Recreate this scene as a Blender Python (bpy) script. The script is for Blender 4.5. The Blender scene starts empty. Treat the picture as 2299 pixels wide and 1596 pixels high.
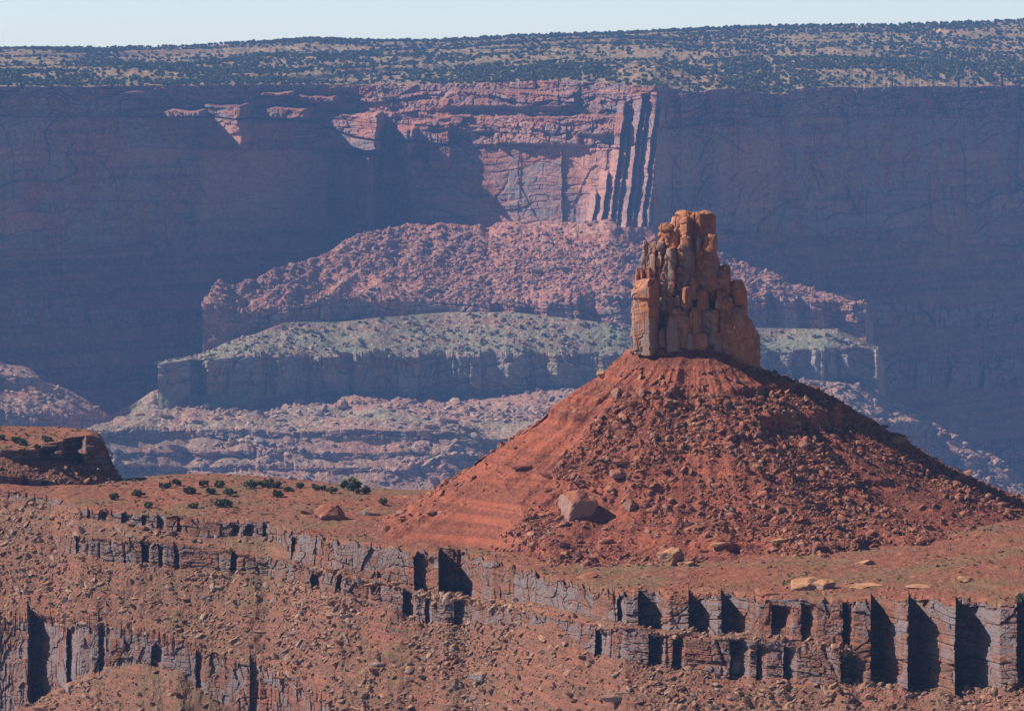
import bpy, math, random
import numpy as np

# ------------------------------------------------------------------ camera, sky, sun, exposure
K = 1.068e-4            # tangent of the view angle covered by one measured unit of the photograph (2299 across)
UC, V0 = 1149.5, 100.0  # centre column and the row of the true horizon at camera height
SUN_ELEV, SUN_BACK = 40.0, 7.5     # degrees; the sun stands to the left and this much beyond the scene
EXPOSURE = 0.72
scn = bpy.context.scene
col = scn.collection
cam = bpy.data.cameras.new('camera'); camo = bpy.data.objects.new('camera', cam); col.objects.link(camo)
cam.sensor_width = 36.0
cam.lens = 36.0 / (K * 2299)
camo.location = (0, 0, 0); camo.rotation_euler = (math.pi / 2, 0, 0)
cam.shift_y = -(797.0 - V0) / 2299.0
cam.clip_start = 1.0; cam.clip_end = 60000.0
scn.camera = camo
w = bpy.data.worlds.new('World'); scn.world = w; w.use_nodes = True
nt = w.node_tree; bg = nt.nodes['Background']
sky = nt.nodes.new('ShaderNodeTexSky'); sky.sky_type = 'NISHITA'; sky.sun_disc = False
se = math.radians(SUN_ELEV); sb = math.radians(SUN_BACK)
LS = (-math.cos(se) * math.cos(sb), math.cos(se) * math.sin(sb), math.sin(se))   # towards the sun
sky.sun_elevation = se; sky.sun_rotation = math.atan2(LS[0], LS[1])
sky.altitude = 1800; sky.air_density = 1.0; sky.dust_density = 0.6; sky.ozone_density = 1.6
# the desert sky is pale and bright in a low band along the horizon and deep above it
tcn = nt.nodes.new('ShaderNodeTexCoord'); sxn = nt.nodes.new('ShaderNodeSeparateXYZ'); nt.links.new(tcn.outputs['Generated'], sxn.inputs[0])
rpn = nt.nodes.new('ShaderNodeValToRGB'); nt.links.new(sxn.outputs['Z'], rpn.inputs[0])
rpn.color_ramp.elements[0].position = .02; rpn.color_ramp.elements[0].color = (.90, .96, 1.10, 1)
rpn.color_ramp.elements[1].position = .10; rpn.color_ramp.elements[1].color = (.17, .17, .18, 1)
mxn = nt.nodes.new('ShaderNodeMix'); mxn.data_type = 'RGBA'; mxn.blend_type = 'MULTIPLY'; mxn.inputs[0].default_value = 1
nt.links.new(sky.outputs[0], mxn.inputs[6]); nt.links.new(rpn.outputs[0], mxn.inputs[7])
nt.links.new(mxn.outputs[2], bg.inputs[0]); bg.inputs[1].default_value = 0.12
sun = bpy.data.lights.new('sun', 'SUN'); suno = bpy.data.objects.new('sun', sun); col.objects.link(suno)
sun.energy = 5.0; sun.angle = math.radians(0.53); sun.color = (1.0, 0.93, 0.82)
from mathutils import Vector, Euler, Matrix
suno.rotation_euler = Vector(LS).to_track_quat('Z', 'Y').to_euler()
scn.view_settings.view_transform = 'Standard'; scn.view_settings.look = 'None'
scn.view_settings.exposure = EXPOSURE; scn.view_settings.gamma = 1.0
scn.render.engine = 'CYCLES'
cy = scn.cycles
cy.use_denoising = True
cy.max_bounces = 4; cy.diffuse_bounces = 2; cy.volume_bounces = 1; cy.glossy_bounces = 1; cy.transparent_max_bounces = 8

# ------------------------------------------------------------------ numeric helpers
NF = 0.42                # near field scaled about the camera by this factor (bench, knoll, cone, spire)
f32 = np.float32
def hsh(a, b, c=0, seed=0):
    a = np.asarray(a).astype(np.int64); b = np.asarray(b).astype(np.int64); c = np.asarray(c).astype(np.int64)
    h = (a * 374761393 + b * 668265263 + c * 2147483647 + seed * 974711) & 0xffffffff
    h = ((h ^ (h >> 13)) * 1274126177) & 0xffffffff
    h = ((h ^ (h >> 16)) * 2246822519) & 0xffffffff
    return ((h ^ (h >> 15)) & 0xffff).astype(f32) / f32(65535.0)
def pn(x, y, z, seed=0):
    x = np.asarray(x, f32); y = np.asarray(y, f32); z = np.asarray(z, f32)
    x, y, z = np.broadcast_arrays(x, y, z)
    xi = np.floor(x); yi = np.floor(y); zi = np.floor(z)
    xf = x - xi; yf = y - yi; zf = z - zi
    xi = xi.astype(np.int64); yi = yi.astype(np.int64); zi = zi.astype(np.int64)
    u = xf * xf * (3 - 2 * xf); v = yf * yf * (3 - 2 * yf); q = zf * zf * (3 - 2 * zf)
    out = np.zeros(x.shape, f32)
    for dx in (0, 1):
        wx = u if dx else 1 - u
        for dy in (0, 1):
            wy = v if dy else 1 - v
            for dz in (0, 1):
                wz = q if dz else 1 - q
                out += wx * wy * wz * (hsh(xi + dx, yi + dy, zi + dz, seed) * 2 - 1)
    return out
def fbm(x, y, z, o=4, seed=0, g=.5):
    a = 1.0; s = 0; t = 0
    for i in range(o):
        f = 2.03 ** i
        s = s + a * pn(x * f, y * f, z * f, seed + i * 17); t += a; a *= g
    return s / t
def ridg(x, y, z, o=3, seed=0):
    a = 1.0; s = 0; t = 0
    for i in range(o):
        f = 2.1 ** i
        s = s + a * (1 - 2 * np.abs(pn(x * f, y * f, z * f, seed + i * 17))); t += a; a *= .5
    return s / t
def C(u, pts):
    p = np.array(pts, float); return np.interp(u, p[:, 0], p[:, 1])
def sm(a, b, x):
    t = np.clip((x - a) / (b - a), 0, 1); return t * t * (3 - 2 * t)

def blocks(s, z, lh, bw, seed, zw=0.0):
    """jointed rock: returns (protrusion 0..1, groove 0..1, random of block)"""
    z = z + zw + .5 * lh * pn(s / bw * .8, z * .4 / lh, 0 * s, seed + 6) + fbm(s * .012, 0 * s, 0 * s + seed, 2, seed) * lh * 1.6
    rs = np.random.RandomState(seed)
    th = lh * (0.35 + 1.3 * rs.rand(4000)); bd = np.cumsum(th) - 1600 * lh / 1.0
    bd = bd - bd[2000]
    idx = np.searchsorted(bd, z.ravel()).reshape(z.shape).clip(1, 3998)
    lo = bd[idx - 1]; hi = bd[idx]
    wl = bw * (0.55 + 1.1 * hsh(idx, idx * 0, 3, seed))
    q = s / wl + hsh(idx, idx * 0, 5, seed) * 7 + pn(s / wl * .7, z * .9 / lh, idx * 1.7, seed + 4) * (.8 if bw < 15 else .3)
    ci = np.floor(q); cf = q - ci
    p = hsh(ci, idx, 1, seed)
    lay = hsh(idx, idx * 0, 9, seed)
    ds = np.minimum(cf, 1 - cf) * wl; dz = np.minimum(z - lo, hi - z)
    e = np.minimum(ds, dz * 1.3)
    g = np.exp(-(e / (0.07 * lh + .10)) ** 2) * sm(-.25, .35, pn(s * .35 / lh, z * .6 / lh, s * 0, seed + 8)) * 1.3
    return 0.62 * p + 0.38 * lay, g, hsh(ci, idx, 2, seed)

def alc(u, lst, dep=None):
    """alcoves: abrupt step back on the left, return towards the right"""
    r = np.zeros_like(u, dtype=float)
    for (u0, wd, d) in lst:
        t = (u - u0) / wd
        k_ = int(u0) % 7
        c_ = (.42, .6, .5, .7, .4, .55, .8)[k_]
        q_ = d * np.clip((1 - t) / c_, 0, 1) ** (.75 + .07 * k_)
        if dep is not None and d < 12 and k_ in (1, 3, 4, 6): q_ = q_ * sm(0, .12, dep - (0, .12, 0, .05, .2, 0, .08)[k_] * (d < 16)) * (1 - (.0, .5, .3, 0, .6, .2, 0)[k_] * sm(.6, .9, dep) * (d < 16))
        r = np.maximum(r, np.where((t > 0) & (t < 1), q_, 0))
    return r
def bulge(u, v, lst, seed=3, e=6.0, ramp=False):
    r = np.zeros_like(v, dtype=float)
    un = u + 9 * fbm(u * .02, v * .03, 0 * v, 3, seed); vn = v + 7 * fbm(u * .03, v * .03, 0 * v + 9, 3, seed)
    for (u0, u1, v0_, v1, d) in lst:
        nar = ramp and u1 - u0 < 20; e = 2.2 if nar else 6.0; ub = un; un = u + (un - u) * .5 + (v - 330) * .13 if nar else un
        k = sm(u0 - e, u0 + e * .2, un) * (1 - sm(u1 - e, u1 + e, un)) * sm(v0_ - 2, v0_ + 3, vn) * (1 - sm(v1 - e, v1 + e, vn))
        if ramp: k = k * np.clip((un - u0) / (u1 - u0), 0, 1)
        r = np.maximum(r, d * k); un = ub
    return r

# ------------------------------------------------------------------ mesh helpers
def mesh_np(name, co, faces, mat, attr=None, smooth=False):
    """faces: (n,k) int array, k = 3 or 4"""
    me = bpy.data.meshes.new(name)
    n, k = faces.shape
    me.vertices.add(len(co)); me.vertices.foreach_set('co', np.ascontiguousarray(co, f32).ravel())
    me.loops.add(n * k); me.loops.foreach_set('vertex_index', np.ascontiguousarray(faces, np.int32).ravel())
    me.polygons.add(n); me.polygons.foreach_set('loop_start', np.arange(0, n * k, k, dtype=np.int32))
    try: me.polygons.foreach_set('loop_total', np.full(n, k, np.int32))
    except Exception: pass
    me.polygons.foreach_set('use_smooth', np.full(n, bool(smooth)))
    me.update(calc_edges=True)
    if attr is not None:
        a = me.color_attributes.new('m', 'FLOAT_COLOR', 'POINT')
        a.data.foreach_set('color', np.ascontiguousarray(attr, f32).ravel())
    me.materials.append(mat)
    return me
def obj(name, me, parent=None, loc=None):
    o = bpy.data.objects.new(name, me); col.objects.link(o)
    if parent: o.parent = parent
    if loc is not None: o.location = loc
    return o
def struct(name, me): o = obj(name, me); o['kind'] = 'structure'; return o
def stuff(name, me, label, cat): o = obj(name, me); o['kind'] = 'stuff'; o['label'] = label; o['category'] = cat; return o
def tag(o, label, cat, group=None):
    o['label'] = label; o['category'] = cat
    if group: o['group'] = group
def empty(name, loc):
    o = bpy.data.objects.new(name, None); col.objects.link(o); o.location = loc; return o
def grid_faces(nr, nc):
    i = np.arange(nr - 1)[:, None] * nc + np.arange(nc - 1)[None, :]
    return np.stack([i, i + nc, i + nc + 1, i + 1], -1).reshape(-1, 4)

class Sheet:
    """terrain strip: columns u, curves from top to bottom; each next curve by slope ratio (run over drop), by height or by distance"""
    def __init__(s, us, segs, back=None, m=1.0):
        s.us = np.asarray(us, float); u = s.us; s.m = m
        def C(u, pts, jit=None):
            y = globals()['C'](u, pts)
            y = np.convolve(np.pad(y, 7, 'edge'), np.hanning(17)[1:-1] / np.hanning(17)[1:-1].sum(), 'valid')
            if jit: y = y + jit[0] * fbm(u * jit[1], 0 * u, 0 * u + jit[2], 3, jit[2], .6)
            return y
        Ys = []; Vs = []; Zs = []; ids = []; ts = []
        first = segs[0]
        v = C(u, first['v'], first.get('jit'))
        Y = C(u, first['Y']) * m if 'Y' in first else -C(u, first['z']) * m / ((v - V0) * K)
        Z = -(v - V0) * K * Y
        rows = []
        if back:
            bd, bz, n = back
            for i in range(n):
                t = 1 - i / n
                rows.append((Y + bd * m * t, Z - bz * m * t ** 1.3, 0, 0 * t))
        rows.append((Y, Z, 0, 0.0))
        for j, g in enumerate(segs[1:], 1):
            v2 = np.maximum(C(u, g['v'], g.get('jit')), v + .3)
            if 'Y' in g: Y2 = C(u, g['Y']) * m
            elif 'z' in g: Y2 = -C(u, g['z']) * m / ((v2 - V0) * K)
            else:
                r = C(u, g['r']) if isinstance(g['r'], list) else g['r']
                Y2 = (Y - r * Z) / (1 + r * (v2 - V0) * K)
            Z2 = -(v2 - V0) * K * Y2
            for i in range(1, g['n'] + 1):
                t = i / g['n']
                rows.append((Y + (Y2 - Y) * t, Z + (Z2 - Z) * t, j, t))
            Y, Z, v = Y2, Z2, v2
        s.Y = np.array([r[0] for r in rows]); s.Z = np.array([r[1] for r in rows])
        s.id = np.array([r[2] for r in rows])[:, None] * np.ones((1, len(u)), int); s.t = np.array([r[3] for r in rows])[:, None] * np.ones((1, len(u)))
        s.U = np.ones((len(rows), 1)) * u[None, :]
        s.X = (s.U - UC) * K * s.Y
        s.V = V0 - s.Z / (K * s.Y)
        s.segs = segs
        def endcol(A, side, step):
            e = A[:, -1:] if side > 0 else A[:, :1]
            q = np.concatenate([e + step * i for i in (1, 2, 3, 4)], 1)
            return np.concatenate([A, q], 1) if side > 0 else np.concatenate([q[:, ::-1], A], 1)
        for side in (1, -1):
            if m < 1: break
            s.X = endcol(s.X, side, 1.5 if side < 0 else 6.0); s.Y = endcol(s.Y, side, 45.0); s.Z = endcol(s.Z, side, -8.0)
            s.U = endcol(s.U, side, side * .3); s.V = endcol(s.V, side, 0); s.t = endcol(s.t, side, 0); s.id = endcol(s.id, side, 0).astype(int)
        s.us = s.U[-1]
        s.S = s.X * 1.0
        arc = np.concatenate([[0], np.cumsum(np.hypot(np.diff(s.X[-1]), np.diff(s.Y[len(rows) // 2])))])
        s.S = np.ones((len(rows), 1)) * arc[None, :]
        s.D = np.zeros_like(s.Y)      # outward, towards -y
        s.H = np.zeros_like(s.Y)      # up
        s.varn = np.zeros_like(s.Y); s.b = np.zeros_like(s.Y)
        s.cl = np.zeros_like(s.Y)
    def cliff(s, j, layers, recess=None, ext=None, gain=None, ramps=None):
        """layers: (layer height, block width, amplitude, seed)"""
        m = np.where(s.id[:, 0] == j)[0]
        if len(m) == 0: return
        r0 = m[0] - 1; rows = np.arange(r0, m[-1] + 1)
        m_ = s.m; S = s.S[rows] / m_; Z = s.Z[rows] / m_
        d = np.zeros_like(Z)
        rnd = 0
        for (lh, bw, amp, sd) in layers:
            p, g, r = blocks(S, Z, lh, bw, sd)
            d += amp * (p - .5) - amp * (.35 if lh < 20 else .1) * g
            rnd = rnd + r * amp
        rnd = rnd / sum(l[2] for l in layers)
        d += 0.22 * layers[0][2] * fbm(S * .25, Z * .25, 0 * Z, 4, layers[0][3], .65)
        if gain is not None: d = d * C(s.us, gain)[None, :]
        if recess is not None:
            wob = 5 * fbm(Z * .10, Z * 0, S * .01, 3, 5, .6) + 2.0 * (hsh(np.floor(Z / 1.7), np.floor(Z / 1.7) * 0, 3, 9) - .5)
            dep = (Z[0] - Z) / np.maximum(Z[0] - Z[-1], .1); d -= alc(s.U[rows] + wob * (.5 + .12 * np.abs(wob)), recess, dep + .02 if s.m < 1 else None)
        if ext is not None: d += bulge(s.U[rows], s.V[rows], ext)
        if ramps is not None: d += bulge(s.U[rows], s.V[rows], ramps, 5, 6, True)
        hgt = np.abs(s.Z[rows[0]] - s.Z[rows[-1]])[None, :]
        d = d * m_ * sm(.3 * m_, 3.0 * m_, hgt)
        s.D[rows] = d
        s.cl[rows] = sm(.3 * m_, 3.0 * m_, hgt)
        kk = np.ones(21) / 21; foot = np.convolve(np.pad(d[-1], 10, 'edge'), kk, 'valid')
        s.varn[rows] = rnd
        # neighbours follow the displaced rim and foot
        a = r0 - 1
        while a >= 0 and s.id[a, 0] == s.id[r0, 0] and (r0 - a) < 400:
            k = (s.t[a] - 0) ** 14 if s.id[a, 0] > 0 else 0
            s.D[a] += d[0] * k; a -= 1
        b = m[-1] + 1
        while b < len(s.id) and s.id[b, 0] == s.id[m[-1], 0] + 1:
            s.D[b] += foot * (1 - s.t[b]) ** (14 if s.m < 1 else 6) + (d[-1] - foot) * (1 - s.t[b]) ** 60; b += 1
    def rough(s, j, amp, sc, seed, o=5, streak=None):
        m = np.where(s.id[:, 0] == j)[0]
        if len(m) == 0: return
        X, Y, Z = s.X[m] / s.m, s.Y[m] / s.m, s.Z[m] / s.m
        h = fbm(X * sc, Y * sc * .6, Z * sc, o, seed, .55) * amp
        if streak:
            a = math.radians(streak[0]); p = X * math.cos(a) + Z * math.sin(a); q = -X * math.sin(a) + Z * math.cos(a)
            h += streak[1] * ridg(q * streak[2], p * streak[2] * .12, 0 * X, 3, seed + 5)
        f = np.minimum(1, np.minimum(s.t[m], 1 - s.t[m] + .02) * 12)
        s.H[m] += h * f * s.m
    def build(s, name, mat, smooth=False, rows=None):
        s.Y = s.Y - s.D; s.Z = s.Z + s.H
        s.co = np.stack([s.X, s.Y, s.Z], -1)
        at = np.stack([s.cl, s.varn, s.b, np.ones_like(s.b)], -1)
        nr, nc = s.Y.shape
        me = mesh_np(name, s.co.reshape(-1, 3), grid_faces(nr, nc), mat, at.reshape(-1, 4), smooth)
        return struct(name, me)

# ------------------------------------------------------------------ materials
def rock_mat(name, ca, cb, cc, varn=(.17, .165, .2), sc=.3, fine=1.6, strata=.0, sband=(.3, .2, .16), green=None, gs=.02, bump=.5, varn_all=0.0, speck=.0, gamt=.5, patch=None):
    m = bpy.data.materials.new(name); m.use_nodes = True; n = m.node_tree.nodes; L = m.node_tree.links
    b = n['Principled BSDF']; b.inputs['Roughness'].default_value = .95; b.inputs['Specular IOR Level'].default_value = .1
    geo = n.new('ShaderNodeNewGeometry'); P = geo.outputs['Position']
    def noise(scale, det=5, vec=P, rough=.6, dist=0):
        q = n.new('ShaderNodeTexNoise'); q.inputs['Scale'].default_value = scale; q.inputs['Detail'].default_value = det
        q.inputs['Roughness'].default_value = rough; q.inputs['Distortion'].default_value = dist; L.new(vec, q.inputs['Vector']); return q.outputs['Fac']
    def ramp(fac, a, bb, ca_=(0, 0, 0), cb_=(1, 1, 1)):
        r = n.new('ShaderNodeValToRGB'); e = r.color_ramp.elements; e[0].position = a; e[1].position = bb
        e[0].color = (*ca_, 1); e[1].color = (*cb_, 1); L.new(fac, r.inputs[0]); return r.outputs[0]
    def mix(fac, a, bb, mode='MIX'):
        x = n.new('ShaderNodeMix'); x.data_type = 'RGBA'; x.blend_type = mode
        if isinstance(fac, (int, float)): x.inputs[0].default_value = fac
        else: L.new(fac, x.inputs[0])
        for s_, k in ((6, a), (7, bb)):
            if isinstance(k, tuple): x.inputs[s_].default_value = (*k, 1)
            else: L.new(k, x.inputs[s_])
        return x.outputs[2]
    def mth(op, a, bb=None):
        x = n.new('ShaderNodeMath'); x.operation = op
        for i, k in enumerate((a, bb)):
            if k is None: continue
            if isinstance(k, (int, float)): x.inputs[i].default_value = k
            else: L.new(k, x.inputs[i])
        return x.outputs[0]
    c = mix(ramp(noise(sc * .12, 4), .38, .62), ca, cb)
    c = mix(ramp(noise(sc, 6), .5, .68), c, cc)
    sx = n.new('ShaderNodeMapping'); sx.inputs['Scale'].default_value = (.03, .03, 1); L.new(P, sx.inputs['Vector'])
    if strata:
        st = ramp(noise(strata, 3, sx.outputs[0], .7), .45, .6)
        c = mix(mth('MULTIPLY', st, .85), c, sband)
    at = n.new('ShaderNodeAttribute'); at.attribute_name = 'm'
    sp = n.new('ShaderNodeSeparateColor'); L.new(at.outputs['Color'], sp.inputs[0])
    vx = n.new('ShaderNodeMapping'); vx.inputs['Scale'].default_value = (1, 1, .35); L.new(P, vx.inputs['Vector'])
    vm = ramp(mth('ADD', mth('MULTIPLY', noise(sc * .7, 5, vx.outputs[0], .6), .9), mth('MULTIPLY', sp.outputs[1], .55)), .62, .76)
    vm = mth('MULTIPLY', mth('MAXIMUM', sp.outputs[0], varn_all), vm)
    # dust keeps the varnish off level tops
    sn = n.new('ShaderNodeSeparateXYZ'); L.new(geo.outputs['Normal'], sn.inputs[0])
    up = ramp(sn.outputs['Z'], .35, .65, (1, 1, 1), (0, 0, 0))
    vm = mth('MULTIPLY', vm, up)
    c = mix(mth('MULTIPLY', vm, .85), c, varn)
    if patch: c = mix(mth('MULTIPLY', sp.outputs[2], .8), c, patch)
    if green:
        gm = ramp(noise(gs, 5, P, .65), .46, .6)
        gm = mth('MULTIPLY', gm, ramp(sn.outputs['Z'], .5, .8))
        c = mix(mth('MULTIPLY', gm, gamt), c, green)
    if speck:
        vo = n.new('ShaderNodeTexVoronoi'); vo.inputs['Scale'].default_value = fine; L.new(P, vo.inputs['Vector'])
        hs = n.new('ShaderNodeSeparateColor'); L.new(vo.outputs['Color'], hs.inputs[0])
        c = mix(mth('MULTIPLY', ramp(hs.outputs[0], .62, .8), speck), c, tuple(min(1, k * 1.45) for k in cc))
        c = mix(mth('MULTIPLY', ramp(hs.outputs[1], .75, .9), speck * .8), c, tuple(k * .5 for k in ca))
    vr = n.new('ShaderNodeHueSaturation'); vr.inputs['Saturation'].default_value = 1.0
    L.new(mth('ADD', mth('MULTIPLY', noise(fine, 4), .6), .7), vr.inputs['Value']); L.new(c, vr.inputs['Color'])
    oi = n.new('ShaderNodeObjectInfo')
    L.new(vr.outputs[0], b.inputs['Base Color'])
    bp = n.new('ShaderNodeBump'); bp.inputs['Strength'].default_value = bump; bp.inputs['Distance'].default_value = .18 / sc
    L.new(noise(fine * .6, 6, P, .7), bp.inputs['Height']); L.new(bp.outputs[0], b.inputs['Normal'])
    return m
M = {}
M['cone'] = rock_mat('red_talus', (.165, .05, .035), (.14, .045, .032), (.21, .08, .05), sc=0.5952, fine=2.619, bump=.6, speck=.45, strata=0.5952, sband=(.30, .085, .05), varn_all=0)
M['scree_red'] = rock_mat('red_scree', (.245, .09, .056), (.185, .062, .041), (.38, .18, .105), sc=0.8333, fine=2.381, bump=.4, varn=(.27, .17, .15), varn_all=.15)
M['spire'] = rock_mat('spire_sandstone', (.40, .165, .09), (.30, .115, .066), (.48, .235, .135), sc=0.5238, fine=2.381, bump=.7, varn=(.25, .185, .175), varn_all=.45)
M['cream'] = rock_mat('cream_rock', (.38, .19, .105), (.34, .165, .09), (.44, .25, .14), varn=(.27, .17, .15), sc=0.8, fine=2.4, bump=.5)
M['bench'] = rock_mat('bench_soil', (.185, .062, .04), (.16, .062, .041), (.26, .11, .072), sc=0.2857, fine=2.143, bump=.4, speck=.3, green=(.12, .09, .05), gs=0.05, gamt=.7)
M['near'] = rock_mat('bench_cliff_rock', (.135, .057, .042), (.112, .064, .046), (.17, .088, .063), varn=(.165, .155, .18), sc=0.7143, fine=3.571, strata=1.905, sband=(.25, .09, .06), green=(.125, .10, .055), gs=0.02857, bump=.7, speck=.5, gamt=.75)
M['scree_near'] = rock_mat('grey_red_scree', (.20, .088, .06), (.24, .13, .085), (.38, .25, .155), varn=(.24, .21, .23), varn_all=.3, sc=0.9524, fine=2.857, bump=.4)
M['far'] = rock_mat('far_cliff_rock', (.34, .125, .085), (.27, .12, .09), (.42, .2, .14), varn=(.24, .21, .23), sc=.04, fine=.25, strata=.10, sband=(.15, .075, .07), patch=(.52, .26, .20), bump=.8, speck=.25)
M['spur'] = rock_mat('spur_rock', (.31, .15, .11), (.29, .17, .125), (.37, .24, .17), varn=(.28, .26, .28), sc=.06, fine=.3, strata=.2, sband=(.34, .14, .10), green=(.22, .23, .15), gs=.006, bump=.9, speck=.5, gamt=.8)
M['spur_green'] = rock_mat('middle_spur_rock', (.27, .20, .14), (.25, .21, .145), (.33, .26, .18), varn=(.28, .25, .28), sc=.06, fine=.3, strata=.2, sband=(.32, .13, .09), green=(.19, .20, .13), gs=.005, bump=.7, speck=.3, gamt=.9)
M['spur_red'] = rock_mat('upper_spur_rock', (.36, .15, .11), (.34, .16, .12), (.42, .23, .17), varn=(.28, .25, .28), sc=.06, fine=.3, strata=.2, sband=(.34, .12, .085), bump=.9, speck=.5)
M['scree_pink'] = rock_mat('pink_scree', (.32, .14, .10), (.29, .12, .086), (.38, .205, .145), sc=.2, fine=.5, bump=.3)
M['scree_far'] = rock_mat('pale_scree', (.31, .185, .135), (.29, .155, .115), (.45, .32, .235), sc=.2, fine=.5, bump=.3)
M['plateau'] = rock_mat('plateau_ground', (.27, .15, .085), (.20, .145, .075), (.42, .29, .175), sc=.05, fine=.25, bump=.5, speck=.3, green=(.16, .15, .09), gs=.02, gamt=.5)
M['floor'] = rock_mat('canyon_floor_rock', (.3, .15, .1), (.28, .17, .12), (.36, .22, .16), sc=.02, fine=.2, bump=.3)
def leaf_mat(name, a, b_, sc=.9):
    m = bpy.data.materials.new(name); m.use_nodes = True; n = m.node_tree.nodes; L = m.node_tree.links
    b = n['Principled BSDF']; b.inputs['Roughness'].default_value = .9; b.inputs['Specular IOR Level'].default_value = .1
    g = n.new('ShaderNodeNewGeometry'); q = n.new('ShaderNodeTexNoise'); q.inputs['Scale'].default_value = sc; L.new(g.outputs['Position'], q.inputs['Vector'])
    r = n.new('ShaderNodeValToRGB'); r.color_ramp.elements[0].color = (*a, 1); r.color_ramp.elements[1].color = (*b_, 1)
    r.color_ramp.elements[0].position = .35; r.color_ramp.elements[1].position = .65
    L.new(q.outputs['Fac'], r.inputs[0]); L.new(r.outputs[0], b.inputs['Base Color']); return m
M['leaf'] = leaf_mat('juniper_leaf', (.065, .078, .035), (.17, .165, .08))
M['leaf2'] = leaf_mat('sage_leaf', (.15, .14, .075), (.2, .18, .1))
M['leaf_far'] = leaf_mat('far_juniper_leaf', (.08, .105, .052), (.16, .165, .085), .05)
M['scrub'] = leaf_mat('plateau_scrub_leaf', (.10, .11, .055), (.19, .16, .09), .03)
M['bark'] = leaf_mat('juniper_bark', (.12, .08, .055), (.2, .14, .1))

# ------------------------------------------------------------------ rock shapes
def ico(sub):
    import bmesh
    bm = bmesh.new(); bmesh.ops.create_icosphere(bm, subdivisions=sub, radius=1)
    co = np.array([v.co[:] for v in bm.verts]); fa = np.array([[v.index for v in f.verts] for f in bm.faces]); bm.free()
    return co, fa
ICO = {1: ico(1), 2: ico(2), 3: ico(3), 4: ico(4)}
def rock_shape(sub, seed, asp=(1, .8, .65), npl=11):
    rs = np.random.RandomState(seed); co, fa = ICO[sub]
    nn = rs.randn(npl, 3); nn /= np.linalg.norm(nn, axis=1)[:, None]; nn = np.vstack([nn, -nn[:4], [[0, 0, 1]], [[0, 0, -1]]])
    d = .62 + .3 * rs.rand(len(nn))
    dp = co @ nn.T
    with np.errstate(divide='ignore', invalid='ignore'): r = np.where(dp > .05, d / dp, 9).min(1)
    r = np.minimum(r, 1.25)
    return co * r[:, None] * np.array(asp), fa
def rotm(rs, n, tilt=1.0):
    a = rs.rand(n) * 2 * np.pi; b = (rs.rand(n) - .5) * 2 * tilt; c = (rs.rand(n) - .5) * 2 * tilt
    ca, sa, cb, sb_, cc, sc_ = np.cos(a), np.sin(a), np.cos(b), np.sin(b), np.cos(c), np.sin(c)
    z = 0 * a; o = z + 1
    A = np.stack([ca, -sa, z, sa, ca, z, z, z, o], -1).reshape(-1, 3, 3)
    B = np.stack([o, z, z, z, cb, -sb_, z, sb_, cb], -1).reshape(-1, 3, 3)
    D = np.stack([cc, z, sc_, z, o, z, -sc_, z, cc], -1).reshape(-1, 3, 3)
    return B @ D @ A
def scatter_mesh(name, pts, sizes, mat, seed, sub=1, tilt=.6, slab=.5):
    """many small stones as one loose cover"""
    rs = np.random.RandomState(seed); cos = []; fas = []; off = 0
    nv = 16
    big = sizes > np.sort(sizes)[-min(len(sizes), 5000)] if sub > 1 else np.zeros(len(pts), bool)
    pick = rs.randint(0, 8, len(pts)) + 8 * big; at = []
    for k in range(nv):
        sub = 2 if k >= 8 else 1
        asp = (1 + .8 * rs.rand(), .7 + .3 * rs.rand(), slab + .35 * rs.rand())
        co, fa = rock_shape(sub, seed * 31 + k, asp, 5)
        sel = np.where(pick == k)[0]
        if not len(sel): continue
        R = rotm(rs, len(sel), tilt)
        c = np.einsum('nij,vj->nvi', R, co) * sizes[sel][:, None, None] + pts[sel][:, None, :]
        f = fa[None] + (np.arange(len(sel)) * len(co))[:, None, None] + off
        r = rs.rand(len(sel))
        at.append(np.repeat(np.stack([r * 0 + (r > .4), r, r, r * 0 + 1], -1), len(co), 0))
        cos.append(c.reshape(-1, 3)); fas.append(f.reshape(-1, 3)); off += len(sel) * len(co)
    return mesh_np(name, np.concatenate(cos), np.concatenate(fas), mat, np.concatenate(at))
def pick_on(co, dens, n, rs):
    """random positions on a grid surface, weight by cell area in view times density"""
    P = co
    du = P[:-1, 1:] - P[:-1, :-1]; dv = P[1:, :-1] - P[:-1, :-1]
    ar = np.linalg.norm(np.cross(du, dv), axis=-1) * dens[:-1, :-1]
    p = ar.ravel(); p = p / p.sum()
    i = rs.choice(len(p), n, p=p)
    a, b = np.unravel_index(i, ar.shape)
    t1 = rs.rand(n)[:, None]; t2 = rs.rand(n)[:, None]
    return P[a, b] + du[a, b] * t1 + dv[a, b] * t2
def sizes(rs, n, lo, hi, p=2.4):
    q = rs.rand(n); return (lo ** (1 - p) + q * (hi ** (1 - p) - lo ** (1 - p))) ** (1 / (1 - p))

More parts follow.
